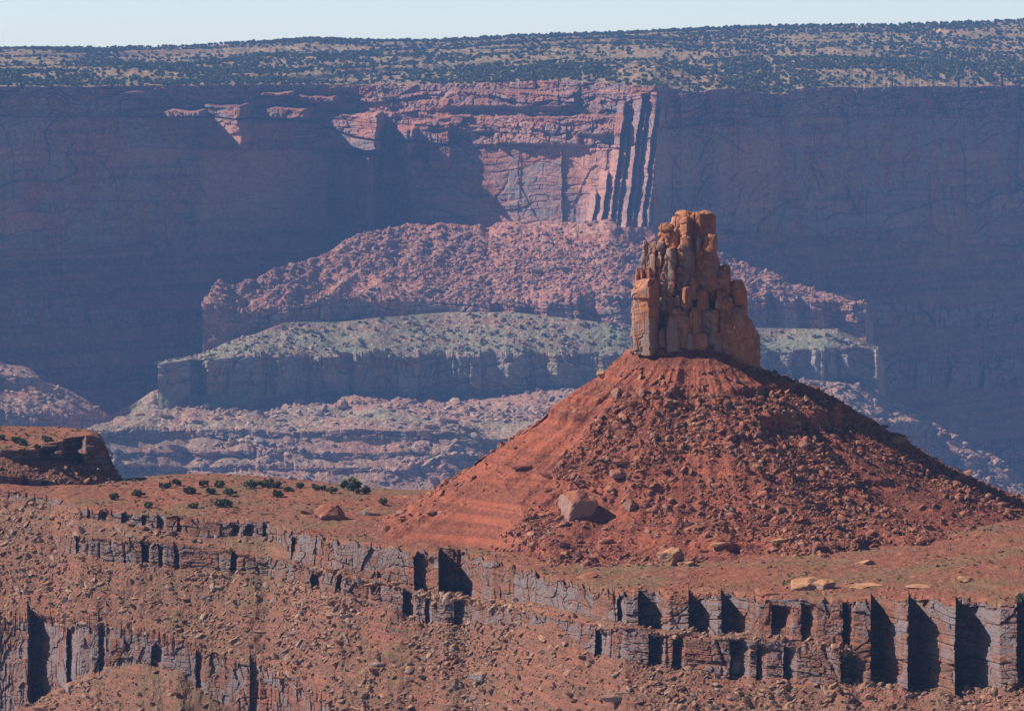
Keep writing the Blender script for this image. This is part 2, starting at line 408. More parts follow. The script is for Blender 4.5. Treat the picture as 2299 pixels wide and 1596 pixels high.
# ------------------------------------------------------------------ far plateau and its cliffs
us = np.arange(-700, 2700, 2.0)
RIMV = [(-700, 195), (0, 194), (300, 192), (480, 190), (560, 187), (700, 190), (1000, 189), (1100, 186), (1240, 180), (1380, 188), (1500, 196), (1560, 206), (1640, 197), (1700, 208), (1760, 210), (1800, 196), (2000, 195), (2299, 192), (2700, 190)]
RIMY = [(-700, 4480), (0, 4700), (400, 4900), (760, 5070), (800, 5080), (900, 5060), (1100, 4985), (1330, 4885), (1474, 4796), (1500, 4880), (1900, 5200), (2299, 5480), (2700, 5700)]
HOR = [(-700, 112), (0, 108), (250, 106), (400, 104), (600, 92), (700, 86), (850, 90), (1000, 88), (1150, 80), (1400, 72), (1600, 62), (1800, 56), (2000, 55), (2150, 50), (2299, 44), (2700, 36)]
F = Sheet(us, [dict(v=RIMV, Y=RIMY, jit=(2.6, .04, 31)),
    dict(v=[(-700, 262), (0, 262), (480, 258), (700, 268), (800, 300), (1000, 320), (1400, 330), (1500, 290), (1700, 262), (2299, 262), (2700, 262)], r=[(-700, .1), (800, .1), (900, .35), (1350, .35), (1450, .12), (2700, .1)], n=100),
    dict(v=[(-700, 266), (480, 262), (700, 273), (800, 306), (1000, 326), (1400, 336), (1500, 294), (1700, 265), (2700, 265)], r=[(-700, 2.5), (700, 2.5), (900, 2.2), (1400, 1.5), (1600, .5), (2700, .5)], n=6),
    dict(v=[(-700, 575), (0, 560), (400, 545), (780, 535), (1000, 525), (1400, 520), (1620, 515), (2000, 540), (2299, 550), (2700, 560)], r=.07, n=190),
    dict(v=[(-700, 690), (2700, 688)], r=1.25, n=60, jit=(10, .01, 6)),
    dict(v=[(-700, 735), (2700, 730)], r=.15, n=24),
    dict(v=[(-700, 835), (2700, 800)], r=1.3, n=40),
    dict(v=[(-700, 875), (2700, 865)], r=.15, n=20),
    dict(v=[(-700, 1000), (2700, 1000)], r=1.3, n=40),
    dict(v=[(-700, 1030), (2700, 1030)], r=.2, n=12),
    dict(v=[(-700, 1350), (2700, 1350)], r=1.3, n=60)])
fx = [(268, 330, 205, 213, 16), (905, 950, 350, 395, 20), (895, 925, 285, 350, 30),
      (930, 1010, 272, 330, 34), (965, 1010, 330, 380, 26), (1000, 1290, 205, 240, 16), (985, 1400, 258, 300, 16), (1110, 1300, 286, 324, 14)]
rx = [(762, 840, 343, 440, 110), (770, 838, 425, 545, 130), (1338, 1352, 430, 545, 22), (1354, 1372, 385, 545, 26), (1374, 1391, 225, 545, 24), (1394, 1406, 300, 545, 18), (1408, 1427, 212, 545, 28), (1429, 1441, 240, 500, 20), (1443, 1461, 205, 545, 28), (1463, 1475, 230, 520, 22), (880, 930, 285, 345, 60), (440, 562, 232, 332, 150), (300, 470, 244, 266, 110), (680, 860, 252, 332, 150), (560, 660, 204, 216, 60), (640, 760, 214, 232, 70), (560, 700, 240, 266, 120)]
F.cliff(1, [(9, 26, 13, 11), (4, 9, 5, 12), (30, 45, 10, 13)], [(1500, 30, 10), (1545, 60, 12), (1610, 40, 9), (1700, 90, 10), (1830, 120, 9), (2000, 90, 8), (2150, 70, 12), (2250, 60, 16)], fx, None, rx)
F.cliff(3, [(34, 22, 5, 21), (90, 40, 7, 22), (9, 30, 4.5, 24), (4, 9, 1.6, 23), (24, 260, 12, 25)], [(850, 70, 24), (1262, 60, 9), (1500, 30, 10), (1545, 60, 12), (1610, 40, 9), (1700, 90, 10), (1830, 120, 9), (2000, 90, 8), (2150, 70, 12), (2250, 60, 16)], fx + [(1060, 1110, 440, 455, 8)], [(-700, 1), (840, 1), (900, .8), (1330, .8), (1380, 1), (2700, 1)], rx)
for j, sd in ((5, 31), (7, 32), (9, 33)): F.cliff(j, [(7, 15, 8, sd), (20, 40, 16, sd + 40)])
F.rough(4, 14, .012, 41, 5, (60, 3, .03)); F.rough(6, 10, .015, 42); F.rough(8, 12, .015, 43); F.rough(10, 12, .015, 44)
rimF = None
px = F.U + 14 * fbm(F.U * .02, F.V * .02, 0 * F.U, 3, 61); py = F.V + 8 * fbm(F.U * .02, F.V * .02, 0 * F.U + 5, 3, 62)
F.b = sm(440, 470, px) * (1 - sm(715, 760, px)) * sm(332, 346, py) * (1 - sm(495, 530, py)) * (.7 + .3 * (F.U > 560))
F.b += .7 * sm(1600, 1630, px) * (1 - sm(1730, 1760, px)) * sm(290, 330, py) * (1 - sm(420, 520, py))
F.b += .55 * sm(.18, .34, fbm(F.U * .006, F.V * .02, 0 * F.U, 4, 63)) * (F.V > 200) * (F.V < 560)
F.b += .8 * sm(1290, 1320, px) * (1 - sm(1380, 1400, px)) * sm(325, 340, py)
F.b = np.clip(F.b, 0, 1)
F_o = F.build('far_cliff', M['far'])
# plateau
PY = np.concatenate([np.linspace(0, 1, 260)])
usp = us
rY = F.Y[0]; rZ = F.Z[0]; usp = F.us
hz = C(usp, HOR)
Yb = 7200 + 0 * usp; Zb = -(hz - V0) * K * Yb
tt = PY[:, None]
PYs = rY + 2.0 + (Yb - rY) * tt; base = rZ - .5 + (Zb - rZ) * (tt ** .85)
PXs = F.X[0] + (usp - UC) * K * (PYs - rY)
n1 = fbm(PXs * .006, PYs * .004, 0 * PXs, 5, 71)
step = sm(-.05, .02, pn(PXs * .0022, PYs * .004, 0 * PXs, 72)) * 7
PZ = base + (n1 * 11 + step - 3 + 1.6 * fbm(PXs * .06, PYs * .05, 0 * PXs, 3, 73)) * np.minimum(1, tt * 12) * (1 - sm(.75, 1, tt))
# far side: the ground runs on level behind the crest
ext = np.stack([PXs[-1] * 1.05, PYs[-1] + 700, PZ[-1] - 35], -1)[None]
Pco = np.concatenate([np.stack([PXs, PYs, PZ], -1), ext])
Pco_s = Pco
struct('plateau', mesh_np('plateau', Pco.reshape(-1, 3), grid_faces(Pco.shape[0], Pco.shape[1]), M['plateau'], np.zeros((Pco.shape[0] * Pco.shape[1], 4))))
gx = np.linspace(-4500, 4500, 60); gy = np.linspace(-300, 9000, 60)
GX, GY = np.meshgrid(gx, gy); GZ = -640 + 12 * fbm(GX * .002, GY * .002, 0 * GX, 3, 5)
struct('canyon_floor', mesh_np('canyon_floor', np.stack([GX, GY, GZ], -1).reshape(-1, 3), grid_faces(60, 60)[:, ::-1], M['floor'], np.zeros((3600, 4))))

# ------------------------------------------------------------------ the long spur below the cliff, in three storeys
us1 = np.arange(455, 1945, 1.8)
S1 = Sheet(us1, [dict(v=[(455, 683), (480, 650), (500, 640), (545, 640), (575, 628), (620, 605), (690, 590), (740, 560), (775, 535), (830, 520), (900, 510), (1000, 505), (1350, 500), (1480, 505), (1600, 515), (1700, 548), (1800, 598), (1860, 630), (1945, 668)], jit=(15, .022, 14),
                      Y=[(455, 4540), (600, 4620), (780, 4790), (900, 4840), (1100, 4850), (1400, 4760), (1600, 4810), (1800, 4820), (1945, 4780)]),
    dict(v=[(455, 690), (560, 715), (640, 690), (700, 680), (830, 678), (1000, 676), (1100, 680), (1400, 682), (1700, 672), (1945, 684)], Y=[(455, 4500), (640, 4560), (830, 4640), (1000, 4670), (1400, 4640), (1700, 4700), (1945, 4720)], n=110),
    dict(v=[(455, 708), (560, 735), (640, 715), (740, 730), (850, 705), (950, 700), (1100, 715), (1250, 725), (1400, 738), (1700, 740), (1945, 742)], r=.12, n=50, jit=(9, .03, 7)),
    dict(v=[(455, 790), (1945, 830)], r=1.2, n=30)], back=(260, 240, 10))
S1.cliff(2, [(6, 13, 7, 51), (14, 30, 9, 52)], [(740, 100, 22), (1100, 60, 10), (1180, 50, 8), (1300, 80, 12), (1720, 40, 16), (1790, 30, 14), (1850, 60, 14)])
S1.rough(1, 13, .02, 53, 6, (35, 4, .05)); S1.rough(3, 8, .02, 54)
S1.build('upper_spur', M['spur_red'])
us2 = np.arange(355, 1972, 1.8)
S2 = Sheet(us2, [dict(v=[(355, 815), (380, 806), (440, 796), (520, 770), (600, 738), (640, 722), (760, 722), (850, 712), (1000, 700), (1150, 700), (1400, 728), (1700, 735), (1880, 738), (1965, 775), (2000, 790)],
                      Y=[(355, 4375), (440, 4460), (640, 4540), (1000, 4630), (1400, 4615), (1700, 4670), (2000, 4660)]),
    dict(v=[(355, 818), (430, 806), (620, 798), (800, 800), (1000, 800), (1200, 798), (1400, 795), (1700, 790), (1965, 782), (2000, 794)], Y=[(355, 4350), (640, 4450), (1000, 4540), (1400, 4570), (1700, 4620), (2000, 4640)], n=80),
    dict(v=[(355, 872), (420, 884), (620, 880), (1000, 890), (1400, 870), (1700, 850), (1965, 858), (1975, 858)], r=.1, n=70, jit=(7, .03, 7)),
    dict(v=[(355, 990), (1975, 965)], r=1.2, n=30)], back=(260, 240, 8))
S2.cliff(2, [(8, 12, 6, 61), (60, 24, 12, 62), (3, 5, 1.5, 63)], [(425, 40, 26), (520, 50, 7), (585, 40, 8), (655, 60, 9), (760, 40, 8), (830, 60, 9), (940, 90, 14), (1080, 60, 10), (1180, 70, 10), (1290, 60, 9), (1720, 50, 12), (1780, 50, 14), (1850, 60, 10), (1905, 60, 12)])
S2.rough(1, 9, .02, 64, 6); S2.rough(3, 8, .02, 65)
S2.build('middle_spur', M['spur_green'])
us3 = np.arange(195, 2450, 1.8)
S3 = Sheet(us3, [dict(v=[(195, 962), (240, 935), (300, 905), (345, 875), (420, 868), (1000, 875), (1400, 860), (1800, 850), (1930, 862), (2000, 895), (2090, 940), (2200, 1010), (2299, 1085), (2450, 1180)],
                      Y=[(195, 4260), (345, 4375), (640, 4500), (1000, 4590), (1400, 4590), (1900, 4620), (2090, 4660), (2299, 4600), (2450, 4560)]),
    dict(v=[(195, 966), (300, 965), (420, 968), (520, 960), (640, 972), (800, 962), (1000, 968), (1100, 985), (1400, 960), (1900, 945), (2090, 944), (2200, 1014), (2299, 1090), (2450, 1184)], Y=[(195, 4240), (420, 4275), (640, 4265), (1000, 4260), (1400, 4300), (1900, 4500), (2090, 4620), (2299, 4580), (2450, 4540)], n=80),
    dict(v=[(195, 980), (420, 981), (640, 984), (1000, 984), (1100, 1003), (1400, 985), (1900, 960), (2090, 965), (2200, 1024), (2299, 1098), (2450, 1190)], r=.3, n=26, jit=(4, .02, 21)),
    dict(v=[(195, 1014), (640, 1012), (1000, 1016), (1200, 1035), (1900, 1005), (2090, 1010), (2200, 1040), (2299, 1110), (2450, 1205)], r=1.5, n=34, jit=(3, .02, 22)),
    dict(v=[(195, 1026), (640, 1022), (1000, 1030), (1200, 1055), (1900, 1030), (2090, 1040), (2200, 1060), (2299, 1130), (2450, 1220)], r=.3, n=22, jit=(4, .02, 23)),
    dict(v=[(195, 1052), (640, 1044), (1000, 1054), (2090, 1060), (2200, 1080), (2299, 1150), (2450, 1240)], r=1.4, n=24, jit=(3, .02, 24)),
    dict(v=[(195, 1062), (640, 1054), (1000, 1066), (2090, 1080), (2299, 1165), (2450, 1260)], r=.3, n=18, jit=(4, .02, 25)),
    dict(v=[(195, 1230), (2450, 1330)], r=1.3, n=50)], back=(300, 260, 8))
for j, sd in ((2, 81), (4, 82), (6, 83)):
    S3.cliff(j, [(5, 14, 6, sd), (14, 34, 10, sd + 10), (3, 6, 2, sd + 20)])
for j, sd in ((1, 84), (3, 85), (5, 86), (7, 87)): S3.rough(j, 12 if j == 1 else 7, .022, sd, 6)
S3.build('lower_spur', M['spur'])
us4 = np.arange(-300, 250, 1.8)
S4 = Sheet(us4, [dict(v=[(-300, 800), (0, 815), (60, 822), (84, 838), (100, 856), (150, 872), (200, 900), (240, 932), (250, 940)], Y=[(-300, 4300), (0, 4420), (250, 4400)]),
    dict(v=[(-300, 840), (0, 842), (84, 845), (100, 858), (150, 875), (250, 942)], Y=[(-300, 4290), (0, 4390), (250, 4395)], n=16),
    dict(v=[(-300, 858), (0, 858), (84, 858), (100, 862), (150, 878), (250, 945)], r=.2, n=12),
    dict(v=[(-300, 930), (0, 932), (100, 930), (180, 930), (250, 952)], r=1.5, n=50),
    dict(v=[(-300, 955), (0, 955), (250, 975)], r=.2, n=14),
    dict(v=[(-300, 1100), (250, 1100)], r=1.3, n=30)], back=(260, 240, 8))
S4.cliff(2, [(5, 14, 6, 91)]); S4.cliff(4, [(5, 14, 8, 92), (12, 30, 10, 93)])
S4.rough(3, 12, .02, 94, 6); S4.rough(1, 7, .02, 95, 5)
S4.build('side_spur', M['spur'])

# ------------------------------------------------------------------ near bench with its cliff bands and talus
usn = np.arange(-420, 2880, 1.35)
RZ = [(-200, -258), (1300, -258), (2299, -247), (2500, -245)]
rim = [(-200, 1092), (0, 1096), (120, 1112), (172, 1134), (200, 1140), (330, 1153), (450, 1162), (600, 1172), (625, 1178), (645, 1186), (760, 1212), (900, 1230), (1000, 1243), (1050, 1245), (1130, 1262), (1200, 1285), (1300, 1312), (1400, 1330), (1600, 1336), (1900, 1345), (2100, 1352), (2299, 1358), (2500, 1366)]
b1 = [(-200, 1093), (172, 1136), (196, 1162), (330, 1183), (450, 1205), (550, 1203), (625, 1216), (645, 1250), (760, 1278), (900, 1308), (960, 1330), (1060, 1347), (1130, 1345), (1200, 1348), (1300, 1374), (1400, 1400), (1500, 1416), (1700, 1424), (1900, 1440), (1940, 1478), (2299, 1490), (2500, 1490)]
r2 = [(-200, 1140), (110, 1196), (200, 1208), (330, 1216), (500, 1236), (640, 1258), (760, 1290), (900, 1320), (1000, 1350), (1100, 1362), (1250, 1384), (1330, 1404), (1500, 1424), (1700, 1434), (1850, 1448), (1950, 1482), (2299, 1494), (2500, 1494)]
b2 = [(-200, 1141), (110, 1200), (140, 1240), (200, 1252), (330, 1270), (500, 1276), (640, 1298), (760, 1330), (900, 1366), (960, 1396), (1100, 1398), (1250, 1402), (1330, 1466), (1500, 1498), (1700, 1518), (1850, 1530), (1960, 1530), (2150, 1560), (2240, 1540), (2299, 1522), (2500, 1520)]
r3 = [(-200, 1380), (0, 1390), (150, 1396), (300, 1412), (400, 1436), (480, 1462), (560, 1490), (650, 1526), (760, 1600), (900, 1700), (2500, 1760)]
b3 = [(-200, 1650), (0, 1620), (100, 1560), (200, 1504), (300, 1486), (400, 1500), (450, 1540), (520, 1620), (650, 1690), (900, 1720), (2500, 1775)]
N = Sheet(usn, [dict(v=[(-200, 1078), (200, 1088), (262, 1082), (280, 1074), (380, 1064), (470, 1062), (560, 1066), (700, 1078), (820, 1092), (900, 1098), (2500, 1110)], z=[(-200, -258), (262, -258), (400, -256), (900, -257), (2500, -245)]),
    dict(v=rim, z=RZ, n=130),
    dict(v=b1, r=.16, n=90, jit=(7, .015, 1)), dict(v=r2, r=[(-200, 1.5), (1900, 1.5), (1945, .3), (2500, .3)], n=26, jit=(7, .015, 1)), dict(v=b2, r=.2, n=84, jit=(10, .014, 3)),
    dict(v=r3, r=1.35, n=170, jit=(7, .01, 4)), dict(v=b3, r=.15, n=110, jit=(16, .012, 5)), dict(v=[(-200, 1790), (2500, 1860)], r=1.35, n=44), dict(v=[(-200, 5200), (2500, 5200)], r=1.3, n=12)], back=(900, 900, 8), m=NF)
A1 = [(196, 9, 3), (228, 16, 4), (272, 26, 5), (318, 12, 4), (352, 20, 4), (398, 16, 3), (522, 18, 5), (550, 22, 6), (590, 14, 4), (655, 16, 5), (930, 60, 10), (985, 105, 24), (1385, 20, 9), (1432, 70, 13), (1545, 66, 13), (1620, 84, 15), (1733, 48, 11), (1800, 34, 8), (1893, 24, 10), (1956, 80, 20), (2040, 104, 24), (2146, 100, 24), (2284, 60, 16)]
A2 = [(170, 18, 4), (318, 20, 9), (356, 14, 6), (392, 12, 5), (520, 16, 6), (700, 26, 9), (756, 14, 5), (905, 30, 8), (955, 14, 6), (1020, 26, 5), (1336, 30, 11), (1456, 36, 10), (1510, 28, 8), (1640, 44, 10), (1700, 22, 6), (1760, 30, 7), (1888, 60, 12), (1956, 90, 20), (2040, 110, 24), (2146, 100, 24), (2284, 60, 16)]
A3 = [(-60, 40, 8), (62, 90, 20), (150, 28, 9), (222, 16, 5), (340, 26, 8), (440, 20, 5), (560, 22, 5)]
N.cliff(2, [(5.0, 7.5, 3.0, 101), (1.7, 3.4, .9, 102), (24, 17, 4.5, 103)], A1)
N.cliff(4, [(2.2, 4.6, 2.2, 104), (.9, 2.2, .8, 105), (14, 11, 3.0, 106)], A2)
N.cliff(6, [(7, 5.0, 3.0, 107), (2.0, 3.0, 1.0, 108), (24, 12, 3.0, 109)], A3)
def chips(S, j, wd, h, seed):
    ids = S.id[:, 0]; m = np.where(ids == j)[0]; r0 = m[0] - 1; q = S.S[r0] / S.m / wd
    q = q + .8 * fbm(q * .4, 0 * q, 0 * q, 2, seed); c = np.floor(q); f = q - c
    ch = h * np.clip(hsh(c, c * 0, 1, seed) - .45, 0, 1) * 1.8 + h * .3 * (fbm(q * 1.2, 0 * q, 0 * q + 4, 2, seed) + .3)
    ch = np.convolve(np.pad(ch, 1, 'edge'), [.25, .5, .25], 'valid')
    ch = ch * S.m * S.cl[m[0]]
    for k, wk in ((0, 1), (1, 1), (2, .7), (3, .2)): S.H[r0 - k] -= ch * wk
    for rr_ in m: S.H[rr_] -= ch * (1 - S.t[rr_])
chips(N, 2, 4.5, 2.6, 71); N.H0 = N.H.copy(); chips(N, 4, 3.5, 2.2, 72); N.H = np.where(N.us > 1945, N.H0, N.H); chips(N, 6, 3.5, 4.0, 73)
j3 = np.where(N.id[:, 0] == 3)[0]; wt = sm(1940, 1950, N.us)
for q_ in j3: t_ = N.t[q_]; N.D[q_] = N.D[q_] * (1 - wt) + (N.D[j3[0] - 1] * (1 - t_) + N.D[j3[-1]] * t_) * wt
N.rough(1, 1.8, .04, 111, 4); N.rough(1, .7, .35, 117, 4); N.rough(3, 2.0, .15, 112, 5)
N.rough(5, 2.6, .05, 113, 3, (38, 1.2, .10)); N.rough(5, 1.6, .3, 115, 4); N.rough(7, 3, .08, 114, 6); N.rough(7, 1.6, .3, 116, 4)
# bench surface is its own strip so that soil and cliff keep their own look
N_all = N
def sub_build(S, name, mat, j0, j1, extra=0):
    ids = S.id[:, 0]; r = np.where((ids >= j0) & (ids <= j1))[0]
    if j0 > 0 : r = np.concatenate([[r[0] - 1], r])
    co = S.co[r]; nr, nc = co.shape[:2]
    at = np.stack([S.cl[r], S.varn[r], S.b[r], np.ones_like(S.b[r])], -1)
    return struct(name, mesh_np(name, co.reshape(-1, 3), grid_faces(nr, nc), mat, at.reshape(-1, 4)))
N.Y = N.Y - N.D; N.Z = N.Z + N.H; N.co = np.stack([N.X, N.Y, N.Z], -1)
sub_build(N, 'bench', M['bench'], 0, 1)
sub_build(N, 'bench_cliffs_and_talus', M['near'], 2, 8)

# the knoll at the left end of the bench
usd = np.arange(-420, 300, 1.35)
D = Sheet(usd, [dict(v=[(-200, 950), (0, 955), (120, 957), (190, 962), (222, 970), (232, 985), (245, 1020), (262, 1060), (275, 1075), (300, 1090)], Y=[(-200, 2570), (120, 2560), (232, 2500), (300, 2480)]),
    dict(v=[(-200, 1000), (0, 1005), (60, 1003), (110, 995), (160, 985), (205, 975), (228, 985), (245, 1022), (262, 1062), (300, 1092)], Y=[(-200, 2460), (0, 2460), (100, 2465), (220, 2475), (300, 2470)], n=70),
    dict(v=[(-200, 1020), (0, 1024), (90, 1030), (160, 1034), (215, 1044), (245, 1062), (262, 1075), (300, 1094)], r=.15, n=40),
    dict(v=[(-200, 1062), (0, 1066), (100, 1076), (200, 1096), (250, 1106), (300, 1112)], r=1.5, n=50),
    dict(v=[(-200, 1080), (0, 1084), (100, 1096), (200, 1108), (250, 1112), (300, 1116)], r=.1, n=22),
    dict(v=[(-200, 1130), (300, 1160)], r=1.4, n=30)], back=(900, 900, 8), m=NF)
D.cliff(2, [(4, 9, 3.5, 121), (1.6, 4, 1.2, 122)], [(88, 40, 9), (140, 50, 14)], [(0, 90, 1006, 1014, 4), (110, 195, 1012, 1020, 7)])
D.cliff(4, [(4, 6, 1.6, 123), (2, 3, .8, 124)], [(50, 12, 4), (92, 14, 5), (130, 12, 4), (180, 10, 4)])
D.rough(1, 1.6, .05, 125, 4); D.rough(3, 2.4, .1, 126, 6); D.rough(5, 2, .1, 127, 5)
D.Y = D.Y - D.D; D.Z = D.Z + D.H; D.co = np.stack([D.X, D.Y, D.Z], -1)
sub_build(D, 'knoll_top', M['bench'], 0, 1); sub_build(D, 'knoll_slope', M['near'], 2, 5)

# ------------------------------------------------------------------ the talus cone of the butte
YC = 2230.0 * NF; XC = (1560 - UC) * K * YC; PX = K * YC
def zc(v): return -(v - V0) * PX / NF
th = np.concatenate([np.linspace(math.pi * 0.97, math.pi * 2.03, 1500), np.linspace(math.pi * 2.03, math.pi * 2.97, 300)[1:]])
rr = np.concatenate([np.linspace(4, 18, 8)[:-1], np.linspace(18, 270, 470)])
TH, RR = np.meshgrid(th, rr)
cx, sx_ = np.cos(TH), np.sin(TH)
wob = 1 + .06 * fbm(cx * 2.2, sx_ * 2.2, 0 * TH, 3, 131)
R_ = RR * wob
th0 = math.radians(30)
cr = np.cos(TH - th0)
pl = [(0, 745), (90, 755), (150, 786), (220, 850), (300, 908), (360, 960), (460, 1025), (560, 1090), (640, 1140), (720, 1185), (760, 1215), (1200, 1600)]
pr = [(0, 770), (90, 800), (140, 828), (280, 882), (390, 948), (540, 1042), (739, 1135), (890, 1185), (1000, 1215), (1200, 1400)]
HL = np.interp(R_ / PX * NF, *np.array(pl).T); HR = np.interp(R_ / PX * NF, *np.array(pr).T)
pf = [(0, -150), (26, -164), (40, -175), (70, -198), (100, -219), (130, -237), (160, -248), (190, -254.5), (225, -262), (280, -330)]
HF = np.interp(R_, *np.array(pf).T); pb = [(0, -150), (26, -162), (60, -184), (150, -236), (210, -258), (280, -320)]; HF = np.where(sx_ > 0, np.interp(R_, *np.array(pb).T), HF)
wl = np.clip(-cx, 0, 1) ** 1.6; wr = np.where(TH % (2 * np.pi) < math.pi, np.clip(cx, 0, 1) ** 1.1, np.clip(cr, 0, 1) ** 2.2); wf = np.abs(sx_) ** 1.6; ws = wl + wr + wf
CZ = (zc(HL) * wl + zc(HR) * wr + HF * wf) / ws
CX = XC / NF + RR * cx; CY = YC / NF + RR * sx_
# gullies and ribs running down
ang = TH * 9; CZ = CZ + (4.2 * fbm(ang, R_ * .012, 0 * TH, 3, 132) ) * sm(15, 70, R_) * (1 - sm(180, 260, R_))
thd = np.degrees(TH) % 360
def terr(Z, zl, h, wdt, mask): 
    d = Z - zl; return Z + mask * (h * .5 * np.tanh(d / .35) * np.exp(-(d / wdt) ** 2))
wz = 2.0 * fbm(CX * .02, CY * .02, 0 * CX, 3, 134)
mR = sm(292, 302, thd) * (1 - sm(345, 359, thd)); mL = sm(176, 186, thd) * (1 - sm(205, 222, thd)) * .6
CZ = terr(CZ, -196.5 + wz * .5, 7.5, 7, mR + mL)
CZ = terr(CZ, -181 + wz * .5, 3.5, 4, sm(285, 300, thd) * (1 - sm(340, 350, thd)))
CZ = terr(CZ, -188 + wz, 2.4, 3, sm(-.1, .25, pn(TH * 6, 0 * TH, 0 * TH, 77)))
CZ = terr(CZ, -226 + wz, 2.0, 3, sm(.0, .3, pn(TH * 7, 0 * TH, 0 * TH, 78)))
CZ = terr(CZ, -249.5 + wz * .3, 2.6, 3, sm(262, 272, thd) * (1 - sm(318, 330, thd)))
CZ = CZ + 1.5 * fbm(CX * .15, CY * .15, CZ * .15, 5, 135, .65)
# step faces get vertical ribs
CY = CY - .5 * ridg(CX * .4, CZ * .05, 0 * CX, 2, 136) * .3 * sm(60, 90, RR) * sm(20, 40, RR)
# the foot of the cone keeps back from the rim of the bench
rimY = N.co[np.where(N.id[:, 0] == 1)[0][-1], :, 1] / NF
rimS = np.max([np.roll(rimY, k_) for k_ in range(-60, 61)], 0); rimS = np.convolve(np.pad(rimS, 75, 'edge'), np.ones(151) / 151, 'valid')
cu = UC + CX / (K * CY)
rim_at = np.interp(cu, N.us, rimS)
bz = np.interp(cu, *np.array([(-200, -258), (1300, -258), (2299, -247)]).T)
lim = bz - 1.5 + .72 * (CY - rim_at - 3) + 1.0 * fbm(CX * .1, CY * .1, 0 * CX, 3, 139)
CZ = np.minimum(CZ, lim)
CX, CY, CZ = CX * NF, CY * NF, CZ * NF
Cco = np.stack([CX, CY, CZ], -1)
cone_faces = grid_faces(len(rr), len(th))[:, ::-1]
keep = (CZ / NF > bz - 4).ravel()
cone_faces = cone_faces[keep[cone_faces].all(1)]
struct('talus_cone', mesh_np('talus_cone', Cco.reshape(-1, 3), cone_faces, M['cone'], np.zeros((Cco.shape[0] * Cco.shape[1], 4))))

# ------------------------------------------------------------------ the rock spire
def cube_sphere(n):
    t = np.linspace(-1, 1, n + 1); A, B = np.meshgrid(t, t, indexing='ij'); o = np.ones_like(A); cs = []; fs = []; off = 0
    for ax in range(3):
        for s in (-1, 1):
            c = [None] * 3; c[ax] = o * s; c[(ax + 1) % 3] = A; c[(ax + 2) % 3] = B
            f = grid_faces(n + 1, n + 1)
            if s > 0: f = f[:, ::-1]
            cs.append(np.stack(c, -1).reshape(-1, 3)); fs.append(f[:, ::-1] + off); off += (n + 1) ** 2
    return np.concatenate(cs), np.concatenate(fs)
CS = {n: cube_sphere(n) for n in (26, 44, 70)}
def W(zx, zy, Y): # spire pixels in a zoomed image crop, projected to depth Y
    u = 1345.9 + zx * .2579; v = 443.4 + zy * .2579
    return (u - UC) * K * Y, Y, -(v - V0) * K * Y
spire = empty('rock_spire', (XC, YC, -170.0 * NF))
tag(spire, 'tall orange sandstone tower of jointed blocks standing on top of the red cone', 'rock spire')
